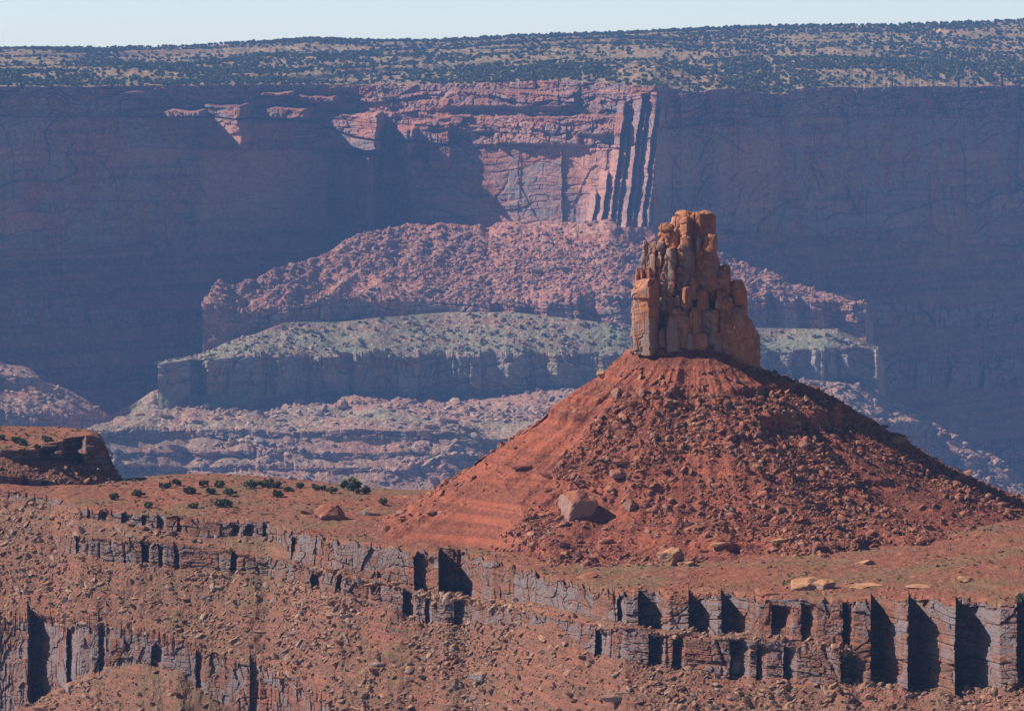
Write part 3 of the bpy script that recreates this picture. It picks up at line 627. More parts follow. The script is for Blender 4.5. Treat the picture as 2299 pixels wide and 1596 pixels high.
def block(name, zx0, zx1, zy0, zy1, dy, hd, q=5, taper=.15, top=.3, lean=0, seed=1, amp=1.0, rot=0, n=None, label=None):
    Yc = YC + dy * NF; hd = hd * NF
    x0, _, z1 = W(zx0, zy0, Yc); x1, _, z0 = W(zx1, zy1, Yc)
    hx = (x1 - x0) / 2; hz_ = (z1 - z0) / 2; c = np.array([(x0 + x1) / 2, Yc, (z0 + z1) / 2])
    xc0 = XC + 1.0 * NF; c[0] = xc0 + (c[0] - xc0) * (.93 if name != 'summit_block' else .86)
    hx *= .97; hz_ *= 1.02
    big = max(hx, hz_, hd) / NF
    n = n or (70 if big > 9 else 44 if big > 4 else 26)
    dr, f = CS[n]; dr = dr / np.linalg.norm(dr, axis=1)[:, None]
    rs = np.random.RandomState(seed)
    nn = [[1, 0, 0], [-1, 0, 0], [0, 1, 0], [0, -1, 0], [0, 0, 1], [0, 0, -1]]; dd = [1.] * 6
    nn = np.array(nn, float) + rs.randn(6, 3) * [.07, .07, .05]
    for i_ in range(5):
        a_ = rs.rand() * 6.283; nn = np.vstack([nn, [math.cos(a_), math.sin(a_), rs.rand() * .5 - .15]]); dd.append(.98 + .22 * rs.rand())
    for i_ in range(5):
        a_ = rs.rand() * 6.283; t_ = .5 + .5 * rs.rand(); nn = np.vstack([nn, [math.cos(a_) * t_, math.sin(a_) * t_, 1]]); dd.append(1.1 + .22 * rs.rand() - top * .12)
    nn /= np.linalg.norm(nn, axis=1)[:, None]; qq = 14 if q < 4 else 34
    g_ = np.clip(dr @ nn.T, 0, None) / np.array(dd)
    p = dr / ((g_ ** qq).sum(1) ** (1 / qq))[:, None]
    z01 = np.clip((p[:, 2] + 1) / 2, 0, 1.05)
    s = 1 - taper * z01 - top * .3 * np.clip((z01 - .78) / .22, 0, 1) ** 2.2
    P = np.stack([p[:, 0] * hx * s + lean * hx * (z01 - .5), p[:, 1] * hd * s, p[:, 2] * hz_], -1)
    if rot == 0 and name not in ('core',): rot = -.5 + .5 * (rs.rand() - .5)
    if rot and name != 'core': fk = 1.24 / (abs(math.cos(rot)) + abs(math.sin(rot)) * hd / hx); P[:, 0] *= fk; P[:, 1] *= fk
    if rot: 
        cr, sr = math.cos(rot), math.sin(rot); P = np.stack([P[:, 0] * cr - P[:, 1] * sr, P[:, 0] * sr + P[:, 1] * cr, P[:, 2]], -1)
    Wp = P + c
    nrm = np.stack([p[:, 0] / hx, p[:, 1] / hd, p[:, 2] / hz_ * .7], -1); nrm /= np.linalg.norm(nrm, axis=1)[:, None]
    k = min(1, big / 7); Wm = Wp; Wp = Wp / NF
    bp_, bg_, _ = blocks(Wp[:, 0] * .8 + Wp[:, 1] * .6, Wp[:, 2], 6.5, 4.2, 600 + seed % 5)
    d = 2.0 * k * (bp_ - .5) - 1.0 * k * bg_ + .6 * k * fbm(Wp[:, 0] * .16, Wp[:, 1] * .16, Wp[:, 2] * .10, 4, seed) + .5 * k * fbm(Wp[:, 0] * .6, Wp[:, 1] * .6, Wp[:, 2] * .5, 3, seed + 3)
    crack = np.abs(pn(Wp[:, 0] * .22 + 3, Wp[:, 1] * .22, Wp[:, 2] * .035, seed + 9)); d -= 1.1 * k * np.exp(-(crack / .035) ** 2)
    pl_ = ridg(Wp[:, 0] * .11, Wp[:, 1] * .11, Wp[:, 2] * .06, 2, seed + 40); d += .7 * k * (pl_ - .4)
    bed = np.abs(pn(Wp[:, 0] * .03, Wp[:, 1] * .03, Wp[:, 2] * .28, 400)); d -= .5 * k * np.exp(-(bed / .04) ** 2) * sm(-.2, .3, pn(Wp[:, 0] * .1, Wp[:, 1] * .1, Wp[:, 2] * .1, seed + 30))
    Wp = Wp + nrm * (d * amp)[:, None]
    Wn = Wp * NF
    vr = pn(Wp[:, 0] * .08, Wp[:, 1] * .08, Wp[:, 2] * .05, 55 + seed) * .5 + .55
    vr = vr * (.45 if name in ('summit_block', 'knob', 'dome', 'right_buttress', 'lower_wall') else 1)
    at = np.stack([vr * 0 + 1, vr, vr, vr * 0 + 1], -1)
    me = mesh_np(name, Wn - np.array(spire.location), f, M['spire'], at)
    o = obj(name, me, spire)
    if label: o['label'] = label
    return o
B = block
B('core', 420, 1085, 290, 1400, 4, 17, 4, .35, .2, -.02, 201)
B('summit_block', 790, 1040, 122, 470, 0, 11, 4, .08, .35, -.02, 202, label='squarish summit block with dark right face')
B('summit_block', 600, 860, 118, 360, 1, 10, 3, .15, .45, .15, 203, label='rounded summit block left of the gap')
B('summit_block', 470, 670, 218, 460, 0, 9, 3, .1, .5, .3, 204)
B('summit_block', 580, 690, 250, 440, -5, 5, 3, .1, .4, .2, 227)
B('knob', 685, 790, 165, 330, -7, 4.5, 3, .1, .5, 0, 205)
B('knob', 700, 800, 300, 420, -8, 4.5, 3, .1, .4, 0, 206)
B('knob', 840, 905, 330, 500, -9, 3.5, 3, .1, .4, 0, 228)
B('knob', 915, 1040, 318, 460, -8, 5, 3.5, .1, .3, 0, 229)
B('right_buttress', 835, 1100, 400, 800, -4, 11, 3.4, .45, .25, -.1, 207)
B('face_slab', 630, 850, 390, 960, -7, 9, 4, .25, .5, .05, 208, label='broad varnished slab in the middle of the face')
B('face_slab', 525, 690, 430, 960, -9, 9, 5, .12, .25, .12, 209)
B('face_slab', 470, 580, 385, 800, -5, 7, 5, .1, .2, .1, 210)
B('pillar', 382, 500, 395, 780, -3, 7, 6, .08, .2, .05, 211)
B('pillar', 333, 415, 385, 640, 2, 6, 6, .1, .1, .3, 212)
B('knob', 275, 345, 612, 730, -3, 4, 3, .05, .4, 0, 213)
B('knob', 318, 385, 615, 760, -5, 4, 3, .05, .4, 0, 214)
B('knob', 380, 440, 600, 720, -7, 4, 3, .05, .4, 0, 230)
B('pillar', 258, 440, 690, 1200, 0, 9, 5, .05, .2, 0, 215)
B('front_pillar', 250, 500, 718, 1345, -15, 8.5, 7, .05, .18, .02, 216, rot=-.62, label='square front pillar with bright left edge and black right face')
B('pillar', 325, 420, 1010, 1345, -19, 4, 5, .08, .2, 0, 217)
B('foot_block', 240, 330, 1150, 1360, -8, 6, 4, .1, .4, .2, 218)
B('lower_body', 525, 850, 930, 1420, -9, 12, 6, .06, .15, 0, 219)
B('varnished_block', 575, 705, 1030, 1340, -17, 7, 5, .1, .35, 0, 220)
B('varnished_block', 690, 765, 1040, 1330, -16, 6, 5, .1, .3, 0, 221)
B('foot_block', 735, 850, 1165, 1320, -19, 5, 3, .1, .5, 0, 231)
B('foot_block', 485, 575, 1130, 1290, -18, 4, 4, .1, .3, 0, 232)
B('ledge_block', 780, 930, 950, 1200, -15, 7, 4, .1, .35, 0, 222)
B('ledge_block', 900, 1080, 960, 1290, -14, 7, 5, .1, .3, 0, 223)
B('ledge_block', 1040, 1180, 960, 1330, -11, 8, 5, .12, .3, 0, 224)
B('lower_wall', 960, 1375, 985, 1640, -4, 20, 6, .10, .12, -.1, 225, rot=-.3)
B('lower_wall', 1120, 1320, 945, 1230, -5, 15, 5, .05, .25, 0, 226, rot=-.2)
B('dome', 1012, 1175, 597, 980, -3, 8, 3, .08, .5, .05, 233)
B('dome', 1140, 1298, 722, 1010, 1, 8, 4, .03, .3, 0, 234)
B('knob', 955, 1025, 690, 900, -9, 4, 4, .05, .3, 0, 235)
B('knob', 690, 805, 775, 955, -15, 5, 4.5, .05, .3, 0, 236)
B('knob', 640, 700, 850, 940, -16, 3, 3, .05, .4, 0, 237)
B('knob', 845, 960, 795, 960, -14, 5, 4, .1, .3, 0, 238)
B('knob', 750, 870, 685, 880, -12, 5, 3.5, .3, .3, 0, 239)
B('knob', 1030, 1120, 800, 970, -12, 5, 3, .1, .4, 0, 240)
B('knob', 1090, 1190, 850, 985, -12, 4, 3, .1, .4, 0, 241)
B('foot_block', 1000, 1095, 1215, 1500, -19, 5, 4, .1, .3, 0, 242)
B('foot_block', 1080, 1200, 1160, 1480, -16, 6, 4, .1, .3, 0, 243)
B('foot_block', 640, 800, 1320, 1450, -19, 5, 4, .1, .3, 0, 244)
B('foot_block', 840, 960, 1180, 1330, -18, 5, 3, .1, .4, 0, 245)
B('foot_block', 480, 620, 1330, 1460, -19, 4, 4, .1, .3, 0, 246)

# ------------------------------------------------------------------ boulders, each a thing
rs = np.random.RandomState(7)
proto = []
for k in range(10):
    asp = (1.0, .8, (.45, .6, .75, .85)[k % 4])
    co, fa = rock_shape(4, 900 + k, asp, 13)
    nz = fbm(co[:, 0] * 2, co[:, 1] * 2, co[:, 2] * 2, 3, k) * .10; nz = nz * 1.3 + .06 * ridg(co[:, 0] * 2.2, co[:, 1] * 2.2, co[:, 2] * 5, 2, k); co = co * (1 + nz)[:, None]
    v = rs.rand(); at = np.tile([1, v, v, 1], (len(co), 1))
    proto.append({m: mesh_np('boulder', co, fa, M[m], at) for m in ('scree_red', 'scree_near', 'scree_far', 'cream')})
def surf_all(u, v):
    best = None
    for co in (N.co, Cco, D.co):
        co = co[::2, ::2].reshape(-1, 3)
        with np.errstate(divide='ignore', invalid='ignore'): U = UC + co[:, 0] / (K * co[:, 1]); Vv = V0 - co[:, 2] / (K * co[:, 1])
        d = (U - u) ** 2 + (Vv - v) ** 2; q = np.where(d < 9 + d.min())[0]
        if d.min() > 60: continue
        i = q[np.argmin(co[q, 1])]
        if best is None or co[i, 1] < best[1]: best = co[i]
    return best
def surf(co, u, v):
    U = UC + co[..., 0] / (K * co[..., 1]); Vv = V0 - co[..., 2] / (K * co[..., 1])
    i = np.argmin((U - u) ** 2 + (Vv - v) ** 2); return co.reshape(-1, 3)[i]
def boulder(p, size, mat, k, label, group=None, rot=None, scl=(1, 1, 1), sink=.25):
    if mat != 'scree_far': size = size * NF
    if mat == 'scree_near': sink = .5
    o = obj('boulder', proto[k % 10][mat]); o.location = (p[0], p[1], p[2] + size * .5 * scl[2] - size * sink)
    o.rotation_euler = rot or (rs.rand() * .5 - .25, rs.rand() * .5 - .25, rs.rand() * 6.28)
    o.scale = (size * scl[0], size * scl[1], size * scl[2]); tag(o, label, 'boulder', group); return o
Nsub = N.co[::2, ::2]; Csub = Cco[::2, ::2]
hand = [  # u, v of the foot, radius m, surface, material, kind, scale, label
 (1297, 1152, 7.6, 'c', 'scree_red', 3, (1, .9, 1.35), 'largest boulder on the red cone, pale pointed top and dark overhanging right side'),
 (1505, 1262, 5.6, 'c', 'scree_red', 2, (1.0, .9, 1.35), 'big rounded cream boulder standing at the foot of the cone'),
 (1540, 1270, 3.6, 'c', 'scree_red', 2, (1.1, 1, .8), 'low cream boulder touching the right side of the big rounded cream boulder'),
 (1387, 1065, 4.2, 'c', 'scree_red', 1, (1, .9, 1.0), 'orange boulder in the middle of the cone, below a flat leaning slab'),
 (1392, 1040, 4.4, 'c', 'scree_red', 4, (1, .8, .9), 'flat orange slab leaning above the orange boulder in mid cone'),
 (1170, 1048, 3.8, 'c', 'scree_red', 0, (1.3, .8, .7), 'tilted slab throwing a dark shadow on the smooth left flank of the cone'),
 (928, 1112, 5.2, 'b', 'scree_red', 4, (1.5, .6, .45), 'long flat slab leaning up at the left foot of the cone'),
 (738, 1160, 5.0, 'b', 'scree_red', 6, (1.1, 1, 1.0), 'squat dark red boulder on the bench, left of the cone'),
 (700, 1150, 3.2, 'b', 'scree_red', 8, (1.3, .7, .6), 'flat slab beside the squat dark red boulder'),
 (825, 1152, 3.4, 'b', 'scree_near', 5, (.9, .9, 1.0), 'grey rounded boulder on the bench between the shrubs and the cone'),
 (1812, 1318, 4.2, 'b', 'scree_red', 1, (1.2, .9, .9), 'largest of the pale boulders out on the bench, in two lobes'),
 (1850, 1318, 2.8, 'b', 'scree_red', 3, (1, .9, 1), 'upright brown boulder next to the largest pale boulder on the bench'),
 (1722, 1330, 3.0, 'b', 'scree_red', 2, (1.3, .9, .6), 'low orange boulder lying alone near the rim above the cliff alcoves'),
 (1945, 1316, 3.8, 'b', 'scree_red', 0, (1.4, .9, .55), 'flat pale boulder on the bench with a dark undercut edge'),
 (2062, 1318, 3.0, 'b', 'scree_red', 4, (1.3, .9, .6), 'stacked flat pale boulder far out on the bench'),
 (2085, 1342, 2.6, 'b', 'scree_red', 8, (1.3, .9, .5), 'small flat boulder nearest the rim at the right'),
 (2165, 1302, 2.6, 'b', 'scree_red', 6, (1.2, .9, .7), 'small pale boulder on the green tinged soil at the right'),
 (1750, 1212, 3.2, 'c', 'scree_red', 5, (1.2, .9, .6), 'pale flat boulder low on the cone'),
 (1612, 1222, 3.2, 'c', 'scree_red', 0, (1.2, .9, .8), 'cream wedge shaped boulder below the smooth red gullies'),
 (1568, 1170, 3.6, 'c', 'scree_red', 4, (1.3, .9, .6), 'upper of two flat orange slabs lying together low on the cone'),
 (1562, 1186, 3.6, 'c', 'scree_red', 8, (1.3, .9, .7), 'lower of two flat orange slabs lying together low on the cone'),
 (2010, 985, 4.2, 'c', 'scree_red', 3, (1.2, 1, .9), 'sunlit orange boulder on the right skyline of the cone'),
 (1970, 958, 3.2, 'c', 'scree_red', 5, (1.3, 1, .7), 'flatter sunlit boulder higher on the right skyline of the cone'),
 (1940, 1262, 3.2, 'c', 'scree_red', 2, (1.2, .9, .7), 'pale boulder with dark right side at the lower right of the cone'),
 (1385, 885, 3.0, 'c', 'scree_red', 3, (.8, .8, 1.2), 'small upright boulder high on the cone below the left pillar'),
 (1350, 838, 2.6, 'c', 'scree_red', 1, (1.2, 1, .8), 'pale boulder perched on the upper left skyline of the cone'),
 (1414, 1140, 3.0, 'c', 'scree_red', 3, (.8, .8, 1.4), 'upright slab right of the largest boulder'),
 (1316, 1292, 3.0, 'b', 'scree_red', 4, (1.3, 1, .6), 'flat orange boulder on the bench above the grey cliff'),
 (1388, 1560, 8.0, 'n', 'scree_near', 4, (1.1, .5, .9), 'large purple brown slab tilted on the slope below the alcoves'),
 (1020, 1535, 4.2, 'n', 'scree_near', 6, (.8, .7, 1.3), 'dark grey boulder standing upright on the near slope'),
 (1085, 1510, 5.0, 'n', 'scree_near', 3, (1.3, .8, .8), 'long dark slab in its own shadow on the near slope'),
 (632, 1512, 4.2, 'n', 'scree_near', 8, (1.4, .8, .5), 'smooth grey slab lying on the near slope'),
 (1655, 1492, 5.0, 'n', 'scree_near', 3, (.9, .7, 1.3), 'leaning brown slab propped against the lower cliff band'),
 (585, 1410, 3.6, 'n', 'scree_near', 4, (1.5, .8, .6), 'long pale slab half way down the near slope'),
 (790, 1395, 3.6, 'n', 'scree_near', 0, (1.5, .8, .5), 'thin grey slab high on the near slope'),
 (100, 1590, 5.0, 'n', 'scree_near', 7, (1.1, .9, .9), 'rounded tan boulder at the foot of the dark lower cliff'),
 (160, 1545, 4.2, 'n', 'scree_near', 3, (1.1, .9, 1.1), 'tan boulder with black shade at the edge of the dark lower cliff'),
 (1000, 945, 0, 'n', '', 0, (1, 1, 1), ''),
]
for (u, v, r, sf, mt, k, sc_, lab) in hand:
    if not lab: continue
    if mt == 'scree_red' and r < 7 and ('pale' in lab or 'cream' in lab): mt = 'cream'
    p = surf_all(u, v); r *= 1.8 if sf == 'b' else 1.25 if sf == 'c' else 1.0
    boulder(p, r, mt, k, lab, None, (rs.rand() * .3 - .15, rs.rand() * .5 - .25, rs.rand() * .8 - .4), sc_)
def in_view(p): 
    u = UC + p[:, 0] / (K * p[:, 1]); v = V0 - p[:, 2] / (K * p[:, 1]); return (u > -10) & (u < 2310) & (v < 1610), u, v
front = (np.sin(TH) < .35) * sm(14, 34, RR) * (1 - sm(175, 215, RR))
clump = sm(-.25, .35, fbm(CX / NF * .02, CY / NF * .02, CZ / NF * .02, 4, 301)) * (1 - .85 * sm(1000 - 60, 1000, 0 * CX)) + .08
smooth_left = 1 - .93 * ((thd > 180) & (thd < 222) & (RR > 55)) 
dcone = front * clump * smooth_left * (CZ / NF > bz - .8)
pts = pick_on(Cco, dcone, 110, rs); ok, uu, vv = in_view(pts); pts = pts[ok & (vv < 1290)]
for i, p in enumerate(pts): boulder(p, 1.7 + 1.5 * rs.rand() ** 2, 'scree_red', rs.randint(10), 'angular orange boulder among many on the red talus cone', 'boulders strewn over the red cone')
idN = N.id; uN = N.U
dn = ((idN == 5) * 1.0 + (idN == 7) * .6 + (idN == 3) * (uN < 1945) * .8) * (sm(-.3, .3, fbm(N.X / NF * .03, N.Y / NF * .03, N.Z / NF * .03, 4, 302)) + .3)
pts = pick_on(N.co, dn, 170, rs); ok, uu, vv = in_view(pts); pts = pts[ok]
for i, p in enumerate(pts): boulder(p, 1.5 + 1.5 * rs.rand() ** 2, 'scree_near', rs.randint(10), 'tilted grey brown slab among many on the near talus slope', 'slabs strewn over the near slope', None, (1.5, .9, .5))
# loose stones
n = 30000; sz = NF * sizes(rs, n, .27, 2.8, 2.8); pts = pick_on(Cco, dcone, n, rs); pts[:, 2] += sz * .15
stuff('red_scree', scatter_mesh('red_scree', pts, sz, M['scree_red'], 41, 2, .9, .38), 'loose orange and red stones covering the talus cone', 'scree')
n = 46000; sz = NF * sizes(rs, n, .33, 2.4, 2.6); pts = pick_on(N.co, dn, n, rs); pts[:, 2] += sz * .1
stuff('near_scree', scatter_mesh('near_scree', pts, sz, M['scree_near'], 42, 2, .8, .35), 'loose grey, tan and red slabs covering the near talus', 'scree')
db = ((idN == 1) & (uN > 600)) * (.25 + sm(0, .4, fbm(N.X / NF * .03, N.Y / NF * .02, 0 * N.X, 3, 303))) * (1 + 5 * (N.t > .9))
n = 3500; sz = NF * sizes(rs, n, .3, 1.5, 2.4); pts = pick_on(N.co, db, n, rs)
stuff('bench_stones', scatter_mesh('bench_stones', pts, sz, M['scree_red'], 43, 1, .5, .4), 'small orange stones lying on the bench', 'stones')
dd_ = ((D.id == 3) + (D.id == 5)) * 1.0
n = 1500; sz = NF * sizes(rs, n, .3, 2.2, 2.2); pts = pick_on(D.co, dd_, n, rs)
stuff('knoll_scree', scatter_mesh('knoll_scree', pts, sz, M['scree_near'], 44, 2, .6, .5), 'loose pinkish stones on the slope of the left knoll', 'scree')
def spur_scree(name, S, js, n, lo, hi, seed, label):
    d = sum((S.id == j) * 1.0 for j in js) * (sm(-.25, .3, fbm(S.X * .012, S.Y * .012, S.Z * .012, 4, seed)) + .12)
    pts = pick_on(S.co, d, n, rs); sz = sizes(rs, n, lo, hi, 2.2)
    stuff(name, scatter_mesh(name, pts, sz, M['scree_pink' if S is S1 else 'scree_far'], seed, 1, .6, .55), label, 'scree')
spur_scree('upper_spur_scree', S1, (1,), 9000, .9, 4.6, 51, 'pink blocks covering the talus fan under the far cliff')
spur_scree('middle_spur_scree', S2, (1,), 1500, .8, 4.0, 52, 'pale blocks on the greenish middle slope')
spur_scree('lower_spur_scree', S3, (1, 3, 5, 7), 9000, 1.0, 7, 53, 'pale blocks littering the lowest canyon slopes')
spur_scree('side_spur_scree', S4, (1, 3), 1200, .9, 4.5, 54, 'pale blocks on the small spur at the left')
# the largest far blocks, one by one
far_b = [(1000, 945, 9, S3, 'upright pale block on the lower canyon slope, nearly reaching the dark cliff'), (968, 960, 9, S3, 'broad pale block lying on the lower canyon slope'),
 (957, 978, 7, S3, 'pale block hanging at the edge of a dark ledge'), (395, 1005, 8, S3, 'pale cube shaped block low in the canyon at the left'), (528, 1018, 8, S3, 'cream block low in the canyon above a dark ledge'),
 (460, 1020, 8, S3, 'flat cream block left of the low cream block'), (618, 1022, 7, S3, 'small pointed cream block low in the canyon'), (370, 935, 7, S3, 'pale block at the top of the lower left fan'),
 (490, 940, 6, S3, 'grey block below the dark mesa face'), (1375, 668, 8, S1, 'pale pair of blocks resting on the far talus beside the spire'), (1208, 610, 9, S1, 'dark shadowed block in the middle of the far talus'),
 (1275, 606, 9, S1, 'paired dark block high on the far talus'), (1905, 668, 8, S1, 'flat pink block perched at the right tip of the far talus')]
for (u, v, r, S, lab) in far_b:
    p = surf(S.co[::2, ::2], u, v); boulder(p, r, 'scree_far', int(u) % 10, lab, None, (0, .2, .5), (1.1, .9, .9), .3)

# ------------------------------------------------------------------ shrubs and trees
def crown_mesh(name, seed, mat, nleaf=700, leaf=.22, lobes=7, flat=.75):
    r = np.random.RandomState(seed); cs = r.randn(lobes, 3) * [.42, .42, .22]; cs[:, 2] = np.abs(cs[:, 2]) + .45
    rad = .18 + .34 * r.rand(lobes)
    k = r.randint(lobes, size=nleaf); d = r.randn(nleaf, 3); d /= np.linalg.norm(d, axis=1)[:, None]
    c = cs[k] + d * (rad[k] * (.55 + .5 * r.rand(nleaf)))[:, None]; c[:, 2] = np.maximum(c[:, 2] * flat, .05)
    a = r.randn(nleaf, 3); a /= np.linalg.norm(a, axis=1)[:, None]; b = np.cross(a, r.randn(nleaf, 3)); b /= np.linalg.norm(b, axis=1)[:, None]
    s = leaf * (.5 + r.rand(nleaf))[:, None]
    co = np.stack([c - a * s - b * s * .6, c + a * s - b * s * .5, c + a * s * .7 + b * s * .8, c - a * s * .6 + b * s * .7], 1).reshape(-1, 3)
    return mesh_np(name, co, np.arange(nleaf * 4).reshape(-1, 4), mat)
def trunk_mesh(name, seed):
    r = np.random.RandomState(seed); co = []; fa = []
    def limb(p0, p1, r0, r1):
        o = len(co) * 1; p0 = np.array(p0); p1 = np.array(p1)
        for p, q in ((p0, r0), ((p0 + p1) / 2 + r.randn(3) * .03, (r0 + r1) / 2), (p1, r1)):
            for i in range(6): co.append(p + q * np.array([math.cos(i * 1.047), math.sin(i * 1.047), 0]))
        for j in range(2):
            for i in range(6): fa.append((o + j * 6 + i, o + j * 6 + (i + 1) % 6, o + j * 6 + 6 + (i + 1) % 6, o + j * 6 + 6 + i))
    limb((0, 0, -.1), (.03, 0, .45), .08, .05)
    for i in range(4): a = i * 1.57 + r.rand(); limb((.02, 0, .2 + .06 * i), (math.cos(a) * .4, math.sin(a) * .4, .6 + r.rand() * .15), .04, .015)
    return mesh_np(name, np.array(co), np.array(fa), M['bark'])
shr = []
for k in range(5):
    e = empty('juniper_shrub', (0, 0, -600)); c = obj('crown', crown_mesh('crown', 500 + k, M['leaf'], 1500, .12, 11, .9), e); t = obj('trunk', trunk_mesh('trunk', k), e); shr.append([e, c, t, False])
def shrub(u, v, r, label, k, co=None, group='juniper shrubs on the bench'):
    p = surf_all(u, v); s = shr[k % 5]
    if not s[3]: e = s[0]; s[3] = True
    else:
        e = s[0].copy(); col.objects.link(e)
        for ch in s[1:3]: c = ch.copy(); col.objects.link(c); c.parent = e
    r = r * NF * .8; e.location = p; e.scale = (r, r, r * 1.1); e.rotation_euler = (0, 0, (u * 7.3) % 6.28); tag(e, label, 'shrub', group)
sl = [(258, 1117, 3.6, 'dark juniper shrub at the left end of the bench'), (312, 1112, 4.2, 'round juniper shrub, second from the left end of the bench'), (330, 1136, 3.4, 'low juniper shrub near the rim at the left end of the bench'),
 (428, 1104, 4.2, 'juniper shrub left of the close cluster on the bench'), (430, 1138, 3.4, 'spreading juniper shrub by the rim above the grey columns'), (470, 1106, 3.8, 'juniper shrub at the left of the close cluster'),
 (515, 1110, 4.2, 'juniper shrub at the top right of the close cluster'), (490, 1132, 4.0, 'left one of two touching junipers in the close cluster'), (508, 1134, 4.4, 'right one of two touching junipers in the close cluster'),
 (373, 1092, 4.0, 'low wide juniper near the back edge of the bench, left part'), (395, 1085, 3.6, 'juniper at the back edge above the round shrub'), (455, 1088, 3.6, 'dark juniper at the back edge of the bench'), (490, 1090, 4.2, 'juniper at the back edge beside the flat outcrop'),
 (560, 1092, 5.0, 'widest juniper of the row on the back edge'), (590, 1090, 5.0, 'bushy juniper in the row on the back edge, beside the widest'), (620, 1092, 4.0, 'juniper ending the row on the back edge'), (625, 1112, 4.0, 'juniper shrub standing apart on open red soil'), (645, 1100, 3.2, 'small juniper behind the one standing apart'),
 (672, 1092, 3.4, 'pointed small juniper on the back edge'), (715, 1098, 4.0, 'juniper left of the pale dry one'), (742, 1104, 3.6, 'dark low juniper in the middle of the back edge'), (790, 1098, 7.0, 'biggest dark juniper on the back edge, near the cone'), (815, 1104, 4.5, 'juniper touching the biggest dark one'),
 (860, 1128, 3.6, 'juniper at the left foot of the cone'), (2290, 1350, 4.0, 'juniper by the rim at the right border')]
for i, (u, v, r, lab) in enumerate(sl): shrub(u, v, r, lab, i)
Ds = D.co
for i, (u, v, r, lab) in enumerate([(38, 990, 4.2, 'large juniper on the grassy knoll'), (52, 996, 3.8, 'juniper just right of the large one on the knoll'), (105, 988, 3.8, 'juniper in the middle of the knoll top'), (5, 984, 3.2, 'juniper at the left border on the knoll'), (85, 1005, 2.6, 'small juniper on the knoll rim')]):
    shrub(u, v, r, lab, i + 2, Ds, 'juniper shrubs on the knoll')
# low sage clumps: nobody could count them
def tuft_cover(name, pts, size, mat, seed, label, cat, nl=26):
    r = np.random.RandomState(seed); n = len(pts); sz = size[0] + (size[1] - size[0]) * r.rand(n)
    d = r.randn(n, nl, 3); d /= np.linalg.norm(d, axis=2)[..., None]; d[..., 2] = np.abs(d[..., 2]) * .7
    c = pts[:, None] + d * (sz[:, None, None]) * (.5 + .5 * r.rand(n, nl, 1)); a = r.randn(n, nl, 3); b = r.randn(n, nl, 3)
    s = (sz * .28)[:, None, None]
    co = np.stack([c - a * s, c + b * s, c + a * s, c - b * s], 2).reshape(-1, 3)
    return stuff(name, mesh_np(name, co, np.arange(n * nl * 4).reshape(-1, 4), mat), label, cat)
dg = (idN == 1) * (sm(-.1, .3, fbm(N.X / NF * .03, N.Y / NF * .015, 0 * N.X, 3, 305)) + .08)
pts = pick_on(N.co, dg, 1500, rs); tuft_cover('sagebrush', pts, (0.168, 0.462), M['leaf2'], 5, 'low grey green sagebrush tufts dotted over the bench', 'sagebrush')
pts = pick_on(N.co, (idN == 5) * 1.0, 700, rs); tuft_cover('slope_brush', pts, (0.210, 0.504), M['leaf2'], 6, 'low brush tufts dotted over the near slope', 'brush')
pts = pick_on(Cco, front * (thd > 280), 160, rs); tuft_cover('cone_brush', pts, (0.252, 0.546), M['leaf2'], 7, 'grey green brush tufts on the right of the cone', 'brush')
pts = pick_on(D.co, (D.id == 1) * 1.0, 260, rs); tuft_cover('knoll_grass', pts, (0.210, 0.504), M['leaf2'], 8, 'dry grass tufts on top of the knoll', 'grass')
pts = pick_on(S2.co, (S2.id == 1) * 1.0, 260, rs); tuft_cover('spur_brush', pts, (1.6, 3.4), M['leaf_far'], 9, 'dark brush dotted over the greenish middle slope', 'brush')
pts = pick_on(S1.co, (S1.id == 1) * (S1.t > .9) * 1.0, 90, rs); tuft_cover('ledge_brush', pts, (1.6, 3.2), M['leaf_far'], 10, 'brush along the ledge under the far talus', 'brush')
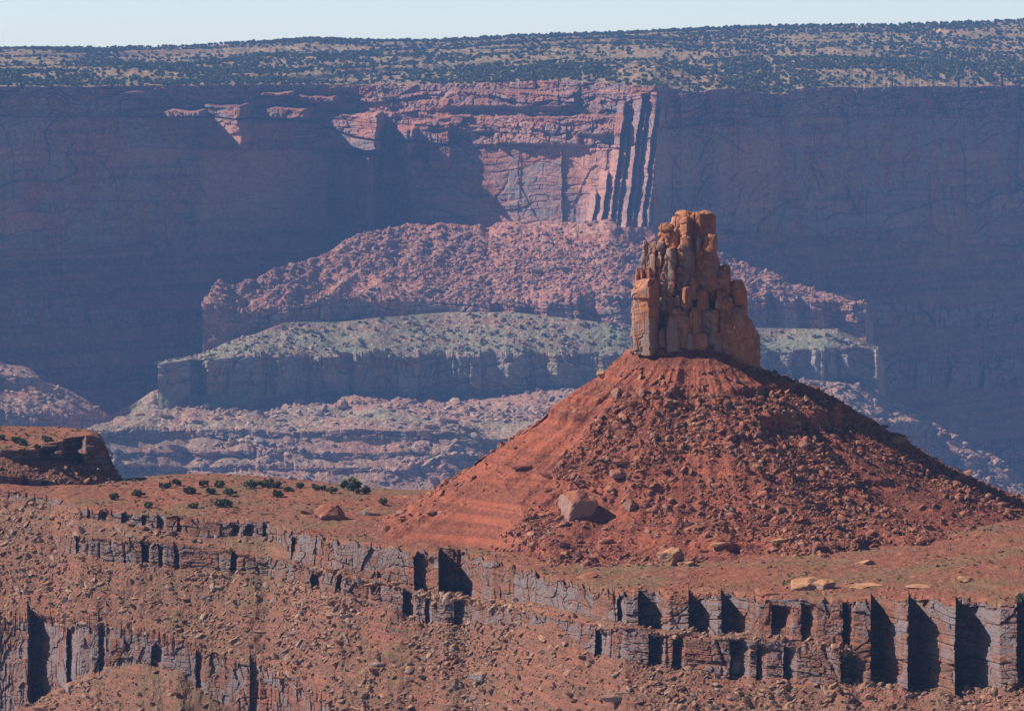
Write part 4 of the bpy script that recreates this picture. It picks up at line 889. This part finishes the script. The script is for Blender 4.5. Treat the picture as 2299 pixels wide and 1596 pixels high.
# woodland of the plateau
tm = []
for k in range(6): tm.append(crown_mesh('juniper_tree', 700 + k, M['leaf_far'], 120, .3, 5, 1.05))
Pc = Pco_s[:-1]
dens = (sm(-.35, .2, fbm(PXs * .006, PYs * .003, 0 * PXs, 4, 306)) + .2) * ((usp > -30) & (usp < 2330))[None, :]
pts = pick_on(Pc, dens * (1 + 1.5 * (tt < .2)), 15000, rs)
u_ = UC + pts[:, 0] / (K * pts[:, 1]); pts = pts[(u_ > -8) & (u_ < 2307)]
size_px = (1.9 + 1.8 * rs.rand(len(pts)))
o_ = np.argsort(-size_px / pts[:, 1]); top = o_[:300]; rest = o_[300:]
for i in top:
    o = obj('juniper_tree', tm[i % 6]); s = size_px[i]; o.location = pts[i] - np.array([0, 0, .3]); o.scale = (s, s, s * .95); o.rotation_euler = (0, 0, i % 7)
    tag(o, 'dark green juniper tree among the woodland on the far plateau', 'tree', 'juniper trees on the far plateau')
tv = [np.array([v.co[:] for v in m.vertices]) for m in tm]
cos = []
for k in range(6):
    sel = rest[rest % 6 == k]; a = rs.rand(len(sel)) * 6.28
    R = np.stack([np.cos(a), -np.sin(a), 0 * a, np.sin(a), np.cos(a), 0 * a, 0 * a, 0 * a, 0 * a + 1], -1).reshape(-1, 3, 3)
    cos.append((np.einsum('nij,vj->nvi', R, tv[k]) * size_px[sel][:, None, None] + pts[sel][:, None]).reshape(-1, 3))
cos = np.concatenate(cos)
stuff('plateau_woodland', mesh_np('plateau_woodland', cos, np.arange(len(cos)).reshape(-1, 4), M['leaf_far']), 'scattered juniper woodland covering the rest of the far plateau', 'woodland')

pts = pick_on(Pc, ((usp > -30) & (usp < 2330))[None, :] * (.3 + sm(-.3, .3, fbm(PXs * .01, PYs * .004, 0 * PXs, 3, 307))), 12000, rs)
tuft_cover('plateau_scrub', pts, (1.0, 2.4), M['scrub'], 12, 'olive and brown scrub between the junipers of the far plateau', 'scrub', 14)

# ------------------------------------------------------------------ haze
import bmesh
bm = bmesh.new(); bmesh.ops.create_cube(bm, size=1)
me = bpy.data.meshes.new('haze'); bm.to_mesh(me); bm.free()
hz_o = obj('haze', me); hz_o.scale = (9400, 9800, 860); hz_o.location = (0, 4400, -250 + 20)
hz_o['kind'] = 'stuff'; hz_o['label'] = 'blue haze filling the canyon air'; hz_o['category'] = 'haze'
hm = bpy.data.materials.new('haze_air'); hm.use_nodes = True; hn = hm.node_tree.nodes
for q in list(hn): 
    if q.type == 'BSDF_PRINCIPLED': hn.remove(q)
pv = hn.new('ShaderNodeVolumePrincipled'); pv.inputs['Color'].default_value = (.15, .33, .76, 1); pv.inputs['Density'].default_value = .72e-4
pv.inputs['Anisotropy'].default_value = 0.0
hm.node_tree.links.new(pv.outputs[0], hn['Material Output'].inputs['Volume'])
me.materials.append(hm)
